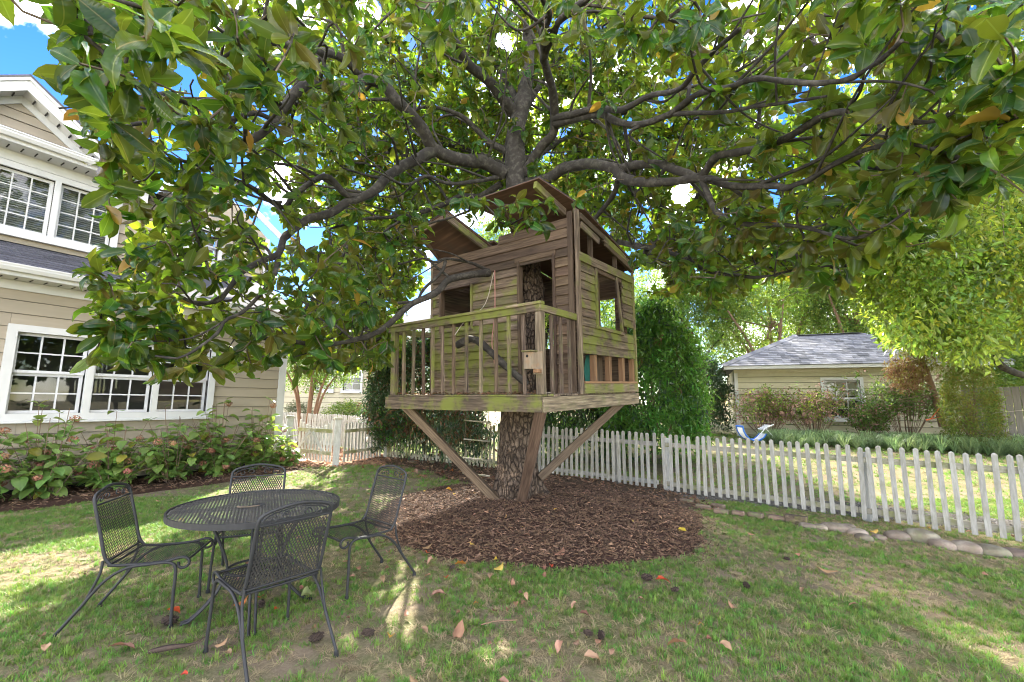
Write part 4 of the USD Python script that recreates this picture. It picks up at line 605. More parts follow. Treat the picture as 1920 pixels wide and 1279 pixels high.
tb('window_frame', (-.03, 1.44, 1.15), (-.03, 1.46, 1.98), .05, .035, tR, WMO); tb('window_frame', (-.03, 2.30, 1.13), (-.03, 2.14, 1.98), .06, .035, tR, WMO); tb('window_frame', (-.0, 1.48, 1.96), (-.0, 2.34, 1.96), .06, .05, tU, WCL)
for b in (1.37, 1.85, 2.33, 2.74): tb('stud', (.03, b, .36), (.03, b, .73), .075, .035, tL, WRAW); tb('stud', (.012, b + .055, .36), (.012, b + .055, .73), .035, .03, tR, WRAW)
for b in (1.39, 2.22): tb('stud', (.02, b, 2.12), (.02, b, 2.50 - .1 * (b - 1.4)), .04, .07, tR, WCL)
tb('inner_door', (.16, 1.62, .25), (.16, 1.62, 1.9), .24, .03, tR, surf('purple_board', [(0, (.05, .03, .05)), (1, (.12, .075, .10))], 6, 5, .8))
tb('stud', (.25, 1.95, .25), (.25, 1.95, 2.0), .3, .03, tR, WCL)
# roof: one shed-pitched sheet left, its front edge over the deck, rafters, and a sagging fragment on the left
rc = lambda b: 2.985 - .235 * b
def roof_sheet(nm, pts, th, mat, lift=0.0):
    p = A([T(a, b, c + lift) for a, b, c in pts]); x = unit(p[1] - p[0]); z = unit(np.cross(p[1] - p[0], p[-1] - p[0])); z = z if z[2] > 0 else -z; y = np.cross(z, x); o = p.mean(0)
    loc = np.stack([(p - o) @ x, (p - o) @ y], 1); m = trimesh.creation.extrude_polygon(Polygon(loc), th, engine='earcut'); return mesh(TH, nm, m.vertices, m.faces, mat, frame(o, x, y, z))
main = [(.13, .25), (1.20, .24), (1.27, .5), (1.12, .9), (1.42, 1.5), (1.6, 2.2), (1.5, 2.98), (-.08, 2.98), (-.07, 1.0), (.04, .6)]
roof_sheet('roof_sheet', [(a, b, rc(b)) for a, b in main], .016, M['ply']); roof_sheet('roof_felt', [(a + .0, b + .015, rc(b)) for a, b in main], .012, M['tar'], .018)
back = [(1.66, 1.2), (2.86, 1.2), (2.86, 2.98), (1.52, 2.98), (1.63, 2.2)]
roof_sheet('roof_sheet', [(a, b, rc(b) - .03) for a, b in back], .016, M['ply']); roof_sheet('roof_felt', [(a, b, rc(b) - .03) for a, b in back], .012, M['tar'], .018)
for a in (.03, .62, 1.08): tb('rafter', (a, WB - .02 if a > .3 else .95, rc(WB if a > .3 else .95) - .05), (a, 2.9, rc(2.9) - .05), .085, .035, tU, WMO if a < .1 else WCL)
tb('rafter', (.2, .26, rc(.26) - .055), (.17, .95, rc(.95) - .055), .10, .05, tU, WMO); tb('fascia_board', (-.045, .98, 2.62), (-.045, 1.72, 2.50), .085, .03, tU, WCL); tb('fascia_board', (-.045, 1.0, 2.50), (-.045, 1.55, 2.40), .10, .028, tU, WD); tb('fascia_board', (-.045, 1.7, 2.50), (-.045, 2.86, 2.30), .10, .03, tU, WMO); tb('fascia_board', (-.04, 1.75, 2.42), (-.04, 2.84, 2.22), .07, .03, tU, WCL)
frag = [(1.80, .25, 2.90), (2.46, .22, 2.74), (2.66, 1.05, 2.46), (1.62, 1.12, 2.52)]
roof_sheet('roof_sheet', frag, .02, M['ply']); roof_sheet('roof_felt', frag, .012, M['tar'], .022)
tb('rafter', (1.795, .24, 2.845), (1.60, 1.02, 2.46), .10, .045, tU, WMO); tb('fascia_board', (1.85, .23, 2.83), (2.47, .205, 2.69), .07, .03, tU, WCL); tb('rafter', (2.42, .3, 2.68), (2.6, 1.0, 2.42), .08, .04, tU, WCL)
# braces to the trunk
TB = A([.10, 6.80, 0])
for p0, p1, w in ((T(2.42, .06, .02), A([-.20, 6.50, .12]), .115), (T(.03, .05, .02), A([.16, 6.42, .12]), .135), (T(.02, 2.22, .02), A([.44, 6.66, .42]), .115)):
    board(TH, 'brace', p0, p1, w, .085, unit(p1 - p0) * 0 + np.cross(unit(p1 - p0), [.2, 1, .1]), WCL, ext=.02)

# bird house on the rail post
BH = thing('bird_house', 'small pale wooden bird house with round hole and mossy lid, on the deck rail post', 'bird house', T(.12, -.05, .47))
bb = lambda nm, p0, p1, w, t, wd, mt: board(BH, nm, T(.10 + .8 * (p0[0] - .16), .85 * p0[1], .595 + .82 * (p0[2] - .595)), T(.10 + .8 * (p1[0] - .16), .85 * p1[1], .595 + .82 * (p1[2] - .595)), w * .82, t, wd, mt)
PW = M['pale_wood']; bb('front_board', (.165, -.115, .475), (.165, -.115, .715), .115, .015, tL, PW); bb('side_board', (.10, -.06, .475), (.10, -.06, .715), .11, .015, tR, PW); bb('side_board', (.23, -.06, .475), (.23, -.06, .715), .11, .015, tR, PW); bb('back_board', (.07, -.004, .40), (.07, -.004, .72), .16, .012, tL, PW)
bb('floor_board', (.112, -.06, .482), (.218, -.06, .482), .095, .012, tR, PW); bb('lid', (.075, -.07, .728), (.255, -.07, .728), .17, .018, tR, M['wood_mossy']); bb('wood_block', (.045, -.055, .42), (.045, -.055, .47), .1, .06, tL, WRAW)
v, f = A([[0, 0, 0]] + [[.017 * math.cos(t), .017 * math.sin(t), 0] for t in np.linspace(0, 2 * np.pi, 16, endpoint=False)]), A([[0, i + 1, (i + 1) % 16 + 1] for i in range(16)]); mesh(BH, 'entrance_hole', v, f, plain('hole_shade_black', (.004, .004, .004), 1.0), frame(T(.104, -.1075, .645), tL, tU, np.cross(tL, tU)))  # flat black disc on the front board, painted shade of the hole

# broken limb, ropes, cloth, rope ladder
BL = T(1.3, .5, .9); p = smooth_path([T(1.62, .30, .90), T(1.35, .34, .98), T(1.1, .4, .80), T(.9, .5, .58), T(.62, .62, .33)], 12)
o_ = thing('broken_limb', 'broken piece of branch with sawn end lying behind the deck balusters', 'branch', BL); v, f, n = tube(p, np.linspace(.055, .045, 12) * (1 + .12 * np.sin(np.arange(12) * 2.1)), 9); mesh(o_, 'stick', v, tri(f), M['limb'], None, n); v, f, n = tube(A([p[0] - unit(p[1] - p[0]) * .012, p[0] - unit(p[1] - p[0]) * .002]), [.046, .05], 9); mesh(o_, 'sawn_end', v, tri(f), WRAW, None, n)
v, f, n = tube(smooth_path([T(1.32, .8, 2.05), T(1.26, .72, 1.4), T(1.22, .6, .95), T(1.05, .45, .62)], 20), .008, 5); world('hanging_rope', v, tri(f), M['pinkrope'], 'thin faded pink rope hanging before the tree house wall to the broken branch', 'rope', n=n)
v, f, n = tube(smooth_path([T(1.34, .80, 2.02), T(1.35, .6, 1.5), T(1.36, .2, 1.22), T(1.37, .0, 1.0)], 16), .006, 5); world('hanging_rope', v, tri(f), M['rope'], 'thin pale cord hanging over the deck handrail in front of the plank wall', 'rope', n=n)
cv = []; cf = []
for i in range(9):
    for j in range(6): s, t_ = i / 8, j / 5; pp = T(.16 + .03 * math.sin(9 * t_ + 3 * s), 1.5 + .32 * (t_ - .5) * (.35 + .65 * s) + .06 * s, .74 - .40 * s); cv.append(pp)
for i in range(8):
    for j in range(5): k = i * 6 + j; cf.append([k, k + 1, k + 7, k + 6])
world('green_cloth', cv, cf, M['cloth_green'], 'dark green cloth hanging inside the low side opening of the tree house', 'cloth', n=vnormals(cv, cf))
RL = thing('rope_ladder', 'rope ladder with grey wooden rungs hanging under the tree house behind the left brace', 'ladder', (-.55, 7.3, 1.2))
for dx in (-.19, .19): tubepart(RL, 'rope', [(-.55 + dx, 7.3 - dx * .3, 1.4), (-.56 + dx, 7.3 - dx * .3, .9), (-.55 + dx, 7.32 - dx * .3, .35)], .005, M['twig'], 5)
for z in (1.18, .88, .58, .34): v, f, n = tube([(-.77, 7.36, z + .01), (-.33, 7.24, z - .015)], .014, 7); mesh(RL, 'rung', v, tri(f), M['rail_old'], None, n)

# ------------------------------------------------------------------ iron table and chairs
def lattice(half_u, half_v, sp, wire, inside, lift):
    """Diamond mesh of flat wires on the uv plane, mapped by lift(u, v) -> xyz; inside(u, v) clips."""
    parts = []; ratio = .55; D = half_u / ratio + half_v; r0 = math.hypot(ratio, 1)
    for sg in (-1, 1):
        for k in np.arange(-int(D / sp) - 1, int(D / sp) + 2):
            t = np.arange(-half_v, half_v + 1e-6, .012 if half_v < .3 else .02); u = (sg * t + k * sp) * ratio; ok = inside(u, t) & (np.abs(u) <= half_u); run = np.split(np.arange(len(t)), np.where(np.diff(ok.astype(int)) != 0)[0] + 1)
            for q in run:
                if len(q) < 2 or not ok[q[0]]: continue
                q = q[::3] if q[-1] in q[::3] else np.append(q[::3], q[-1])
                if len(q) < 2: continue
                P = lift(u[q], t[q]); Q1, Q2 = lift(u[q] - wire / 2, t[q]), lift(u[q] + wire / 2, t[q]); N = len(q); v = np.vstack([Q1, Q2]); f = A([[i, i + 1, N + i + 1, N + i] for i in range(N - 1)]); parts.append((v, f))
    return join(parts)[:2]
IR, IM = M['iron'], M['iron_mesh']
TC = A([-1.83, 3.36, float(gz(-1.83, 3.36))]); TBL = thing('patio_table', 'round black wrought iron mesh patio table among four chairs', 'table', TC); RT_ = .545; TZ = TC[2] + .725
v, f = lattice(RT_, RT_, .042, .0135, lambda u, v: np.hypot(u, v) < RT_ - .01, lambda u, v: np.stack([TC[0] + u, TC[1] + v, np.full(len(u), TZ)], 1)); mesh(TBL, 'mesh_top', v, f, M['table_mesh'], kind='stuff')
ang = np.linspace(0, 2 * np.pi, 49); ring = lambda r, z: np.stack([TC[0] + r * np.cos(ang), TC[1] + r * np.sin(ang), np.full(49, z)], 1)
ri = lambda r0, r1, z0, z1: trimesh.creation.annulus(r0, r1, z1 - z0, sections=64)
m_ = ri(RT_ - .006, RT_ + .004, 0, .038); mesh(TBL, 'rim', m_.vertices + [TC[0], TC[1], TZ - .012], m_.faces, IR); m_ = ri(.02, .04, 0, .01); mesh(TBL, 'umbrella_ring', m_.vertices + [TC[0], TC[1], TZ + .001], m_.faces, IR)
tubepart(TBL, 'under_ring', ring(.30, TZ - .03), .009, IR, 6); tubepart(TBL, 'lower_ring', ring(.17, TC[2] + .30), .008, IR, 6)
for k in range(4):
    a = .55 + k * np.pi / 2; d = A([math.cos(a), math.sin(a)])
    for off in (-.018, .018):
        w = A([-d[1], d[0]]) * off; tubepart(TBL, 'leg', smooth_path([[TC[0] + d[0] * r + w[0], TC[1] + d[1] * r + w[1], TC[2] + z] for r, z in ((.36, .70), (.28, .62), (.19, .42), (.165, .30), (.22, .16), (.34, .03), (.40, .012))], 20), .009, IR, 6)
for k in range(2):
    a = .3 + k * np.pi / 2; board(TBL, 'cross_bar', TC + [.53 * math.cos(a), .53 * math.sin(a), .705], TC - [.53 * math.cos(a), .53 * math.sin(a), -.705], .025, .006, [0, 0, 1], IR)
# a dead twig and leaf lie on the table
def make_chair(label, loc, rz):
    c = thing('patio_chair', label, 'chair', (0, 0, 0), 0, 'iron chairs round the patio table'); hw_ = .215
    seat = lambda u, v: np.stack([v, u, .425 - .03 * np.sin((v + .2) / .45 * np.pi) + np.where(v > .2, -(v - .2)**2 * 9, 0)], 1)
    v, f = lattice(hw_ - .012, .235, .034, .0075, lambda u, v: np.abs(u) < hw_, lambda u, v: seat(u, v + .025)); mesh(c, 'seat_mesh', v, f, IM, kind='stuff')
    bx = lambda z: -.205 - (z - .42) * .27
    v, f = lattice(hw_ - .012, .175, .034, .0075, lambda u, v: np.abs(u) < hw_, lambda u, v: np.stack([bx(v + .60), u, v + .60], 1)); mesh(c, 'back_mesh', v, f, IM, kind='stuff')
    top = [(bx(.80), hw_, .80), (bx(.845), hw_ - .02, .845), (bx(.868), hw_ - .09, .868), (bx(.885), 0, .885), (bx(.868), -hw_ + .09, .868), (bx(.845), -hw_ + .02, .845), (bx(.80), -hw_, .80)]
    lo = [(bx(.42) + .03, hw_, .405), (bx(.46), hw_, .46), (bx(.6), hw_, .60)]
    tubepart(c, 'back_frame', smooth_path(lo + top + [(x, -y, z) for x, y, z in lo[::-1]], 46), .0105, IR, 7)
    for z in (.428, .785): tubepart(c, 'back_rail', [(bx(z), -hw_, z), (bx(z), 0, z), (bx(z), hw_, z)], .007, IR, 6)
    for s in (-1, 1):
        th = np.linspace(0, 1.6 * np.pi, 14); sp_ = [(bx(.825) + 0, s * (.06 + .028 * math.cos(t) * (1 - .1 * t)), .823 + .024 * math.sin(t) * (1 - .1 * t)) for t in th]; tubepart(c, 'scroll', sp_, .0045, IR, 5)
        sp_ = [(bx(.825), s * (.135 + .022 * math.cos(t + 2) * (1 - .1 * t)), .815 + .02 * math.sin(t + 2) * (1 - .1 * t)) for t in th]; tubepart(c, 'scroll', sp_, .0045, IR, 5)
        tubepart(c, 'scroll', smooth_path([(bx(.8), s * .2, .80), (bx(.825), s * .165, .835), (bx(.84), s * .09, .853), (bx(.86), s * .02, .865)], 12), .0045, IR, 5)
        tubepart(c, 'seat_rail', smooth_path([(-.19, s * hw_, .405), (-.05, s * hw_, .40), (.12, s * hw_, .405), (.22, s * hw_, .425), (.262, s * hw_, .41), (.265, s * hw_, .375), (.235, s * hw_, .355), (.205, s * hw_, .37), (.205, s * hw_, .395)], 36), .0095, IR, 6)
        tubepart(c, 'leg', smooth_path([(.04, s * (hw_ + .012), .398), (.15, s * (hw_ + .012), .40), (.195, s * (hw_ + .014), .36), (.20, s * (hw_ + .02), .2), (.205, s * (hw_ + .025), .012)], 22), .010, IR, 6)
        tubepart(c, 'leg', smooth_path([(.07, s * (hw_ + .012), .399), (-.08, s * (hw_ + .012), .385), (-.20, s * (hw_ + .014), .31), (-.31, s * (hw_ + .02), .16), (-.42, s * (hw_ + .025), .012)], 24), .010, IR, 6)
        tubepart(c, 'stay', smooth_path([(bx(.46) - .005, s * (hw_ + .005), .44), (-.225, s * (hw_ + .013), .36), (-.265, s * (hw_ + .015), .25), (-.28, s * (hw_ + .017), .21)], 12), .008, IR, 6)
        for x in (.205, -.42): v, f, n = tube([(x, s * (hw_ + .025), -.02), (x, s * (hw_ + .025), .014)], [.017, .013], 8); mesh(c, 'foot_glide', v, tri(f), M['white_plastic'] if False else IR, None, n)
    tubepart(c, 'seat_rail', [(.262, -hw_, .41), (.262, 0, .41), (.262, hw_, .41)], .008, IR, 6); tubepart(c, 'seat_rail', [(-.19, -hw_, .405), (-.19, 0, .40), (-.19, hw_, .405)], .008, IR, 6)
    return c
cg = 'iron chairs round the patio table'; z_ = lambda x, y: float(gz(x, y)) + .012
chairs = [('black iron mesh chair left of the table, seen from its side', (-2.50, 3.33), math.radians(16)), ('black iron mesh chair in front of the table, its back nearest the viewer', (-1.50, 2.93), math.radians(141)), ('black iron mesh chair right of the table, beside the mulch bed', (-1.27, 3.86), math.radians(230)), ('black iron mesh chair behind the table, nearest the hydrangeas', (-2.22, 3.98), math.radians(-66))]
c0 = make_chair(chairs[0][0], None, 0)
x0 = UsdGeom.Xformable(stage.GetPrimAtPath(c0)); src = '/World/Looks/../' ; 
# the first chair's own placement
mm = np.eye(4); cc, ss = math.cos(chairs[0][2]), math.sin(chairs[0][2]); mm[:2, :2] = [[cc, -ss], [ss, cc]]; mm[:3, 3] = [*chairs[0][1], z_(*chairs[0][1])]; x0.MakeMatrixXform().Set(gfm(mm))
for lab, (x, y), rz in chairs[1:]: copy_of(c0, 'patio_chair', lab, 'chair', (x, y, z_(x, y)), rz, cg)

# ------------------------------------------------------------------ edging bricks and stones
def pebble_shape(sx, sy, sz, seed):
    m = trimesh.creation.icosphere(2); v = np.array(m.vertices); v = v * (1 + .25 * (fbm(v * 1.3 + seed * 7.1, 2, seed) - .5)[:, None]); v = np.sign(v) * np.abs(v)**.9; return v * [sx, sy, sz], m.faces
fdir = unit(A([1.1, -1.0, 0]))
bricks = [((1287, 936), 'pale mossy edging brick at the mulch rim, first of the row below the fence'), ((1318, 946), 'mossy edging brick, second of the row from the mulch bed'), ((1346, 946), 'reddish flat edging brick lying behind the row under the fence'), ((1352, 957), 'short mossy edging brick, third in the front row'), ((1384, 961), 'long buff edging brick, fourth in the front row'), ((1417, 965), 'red-brown edging brick, fifth in the front row'), ((1456, 970), 'worn red edging brick, last before the square block')]
for i, (px, lab) in enumerate(bricks):
    p = ground_pt(px[0], px[1], .06); p[2] = float(gz(p[0], p[1])) + .035; r = np.random.default_rng(40 + i); v, f = cbox(r.uniform(.15, .2), .095, .062, .012); v = v + .006 * (fbm(v * 30 + i, 2, i)[:, None] - .5)
    a = math.atan2(fdir[1], fdir[0]) + r.normal(0, .12); world('edging_brick', v @ trimesh.transformations.rotation_matrix(a, [0, 0, 1])[:3, :3].T + p, f, M['brick'], lab, 'brick', 'edging bricks below the fence')
p = ground_pt(1493, 976, .06); v, f = cbox(.24, .1, .11, .01); world('edging_block', v @ trimesh.transformations.rotation_matrix(-.7, [0, 0, 1])[:3, :3].T + [p[0], p[1], float(gz(p[0], p[1])) + .05], f, M['wood_mossy'], 'mossy square edging block between the bricks and the river stones', 'block')
stones = [((1514, 985), .10, .055, .045, 'small tan stone next to the edging block'), ((1538, 987), .085, .06, .045, 'small reddish stone, second from the edging block'), ((1569, 990), .165, .085, .065, 'broad grey-tan stone left of the white fence post'), ((1608, 997), .11, .07, .055, 'pale flat stone just left of the fence post foot'), ((1620, 1006), .09, .06, .05, 'brown stone in front of the fence post foot'), ((1648, 1004), .07, .05, .04, 'small brown stone right of the fence post foot'), ((1681, 1003), .12, .075, .07, 'grey-green rounded stone, left of the big brown stone'), ((1727, 1007), .17, .095, .10, 'largest brown domed river stone, near the right end'), ((1766, 1018), .115, .08, .065, 'tan stone right of the largest brown stone'), ((1811, 1024), .13, .085, .075, 'brownish oval stone, third from the right edge'), ((1857, 1030), .145, .09, .075, 'pale grey broad stone, second from the right edge'), ((1903, 1033), .13, .09, .06, 'whitish split stone at the right edge of the photo'), ((1590, 982), .08, .05, .035, 'small grey stone tucked behind the broad grey-tan stone')]
for i, (px, sx, sy, sz, lab) in enumerate(stones):
    p = ground_pt(px[0], px[1], .05); p[2] = float(gz(p[0], p[1])) + sz * .35; v, f = pebble_shape(sx, sy, sz, i); a = math.atan2(fdir[1], fdir[0]) + np.random.default_rng(i).normal(0, .15); v = v @ trimesh.transformations.rotation_matrix(a, [0, 0, 1])[:3, :3].T + p
    world('river_stone', v, f, M['stone'], lab, 'stone', 'river stones below the fence', n=vnormals(v, f))
for i, (px, lab) in enumerate([((560, 862), 'pale flat paving stone on the chip path by the gate, nearer one'), ((556, 846), 'pale flat paving stone on the chip path inside the gate, farther one')]):
    p = ground_pt(*px, .03); v, f = pebble_shape(.32, .22, .035, 60 + i); v[:, 2] = np.clip(v[:, 2], -.03, .03); v = v + [p[0], p[1], float(gz(p[0], p[1])) + .03]; world('paving_stone', v, f, M['slate'], lab, 'paving stone')
for i, (px, lab) in enumerate([((785, 858), 'mossy broken brick on bare soil below the back fence, left one'), ((812, 868), 'reddish broken brick on bare soil below the mossy back fence'), ((772, 868), 'pale broken paver on the soil left of the reddish broken brick')]):
    p = ground_pt(*px, .03); v, f = cbox(.24, .12, .05, .012); v = v @ trimesh.transformations.rotation_matrix(.5 + i, [0, 0, 1])[:3, :3].T + [p[0], p[1], float(gz(p[0], p[1])) + .05]; world('loose_brick', v, f, M['brick'], lab, 'brick')

# ------------------------------------------------------------------ leaves as meshes
def leaf(L, W, curl=.25, foldv=.18, wave=.0, nl=6, nw=4, tipw=.55, petiole=.06, seed=0):
    """A leaf along +x, upper side +z: obovate outline, folded on the midrib, tip curling down. curl in radians over its length."""
    r = np.random.default_rng(seed); t = np.linspace(0, 1, nl + 1); prof = np.clip(np.sin(np.pi * np.clip(t, 0, 1)**tipw), 0, 1)**.72; prof[0] = .06; prof[-1] = .05; prof = np.clip(prof, .04, 1)
    a = curl * t**1.5; ds = L / nl; cx, cz = [petiole * L], [0.0]
    for k in range(nl): am = (a[k] + a[k + 1]) / 2; cx.append(cx[-1] + ds * math.cos(am)); cz.append(cz[-1] - ds * math.sin(am))
    v = []
    for k in range(nl + 1):
        for j in range(nw + 1):
            s = 2 * j / nw - 1; y = s * W / 2 * prof[k]; z = cz[k] + abs(s) * W / 2 * prof[k] * foldv * 2 * (.6 if abs(s) < 1 else .85) + (wave * W * math.sin(k * 1.9 + seed + (3 if s > 0 else 0)) * abs(s)**2); v.append([cx[k], y, z])
    v = A(v); f = []
    for k in range(nl):
        for j in range(nw): i = k * (nw + 1) + j; f.append([i, i + nw + 1, i + nw + 2, i + 1])
    return v, A(f), vnormals(v, A(f))

# ------------------------------------------------------------------ the magnolia
MT = thing('magnolia_tree', 'huge spreading magnolia tree with thick trunk and glossy leaves, holding the tree house', 'tree', (.1, 6.8, 0))
LB, TWG = M['limb'], M['twig']
trunk_pts = [A([.10, 6.80, -.15]), A([.10, 6.80, .12]), A([.10, 6.80, .45]), at(973, 780, 6.8), at(985, 650, 6.82), at(992, 540, 6.84), at(977, 400, 6.86), at(967, 320, 6.88), at(969, 240, 6.9), at(984, 170, 6.95), at(990, 90, 7.0), at(984, 0, 7.1), at(975, -120, 7.2)]
tp = smooth_path(trunk_pts, step=.035); hgt = np.interp(np.arange(len(tp)), [0, len(tp) - 1], [0, 1])
trad = np.interp(tp[:, 2], [-.15, .02, .18, .45, .9, 1.6, 2.6, 3.6, 4.6, 5.4, 6.2, 7.2, 8.6], [.56, .50, .38, .305, .275, .255, .23, .21, .19, .17, .145, .11, .06])
v, f, n = tube(tp, trad, 56); th = np.arctan2(v[:, 1] - 6.8, v[:, 0] - .1); low = np.clip(1 - v[:, 2] / .7, 0, 1)
rad_dir = unit_dir = np.stack([np.cos(th), np.sin(th), 0 * th], 1); v = v + rad_dir * (low**1.6 * .10 * np.cos(5 * th + .6) + low**2 * .05 * np.cos(3 * th))[:, None] + n * ((fbm(v * [5, 5, 2.2], 4, 2) - .5) * .08)[:, None] + n * ((fbm(v * [18, 18, 8], 3, 5) - .5) * .035)[:, None]
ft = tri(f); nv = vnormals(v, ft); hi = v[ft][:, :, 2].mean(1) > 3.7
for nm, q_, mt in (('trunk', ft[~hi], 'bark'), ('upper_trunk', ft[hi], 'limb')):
    kp = np.unique(q_); re_ = np.zeros(len(v), int); re_[kp] = np.arange(len(kp)); mesh(MT, nm, v[kp], re_[q_], M[mt], None, nv[kp])
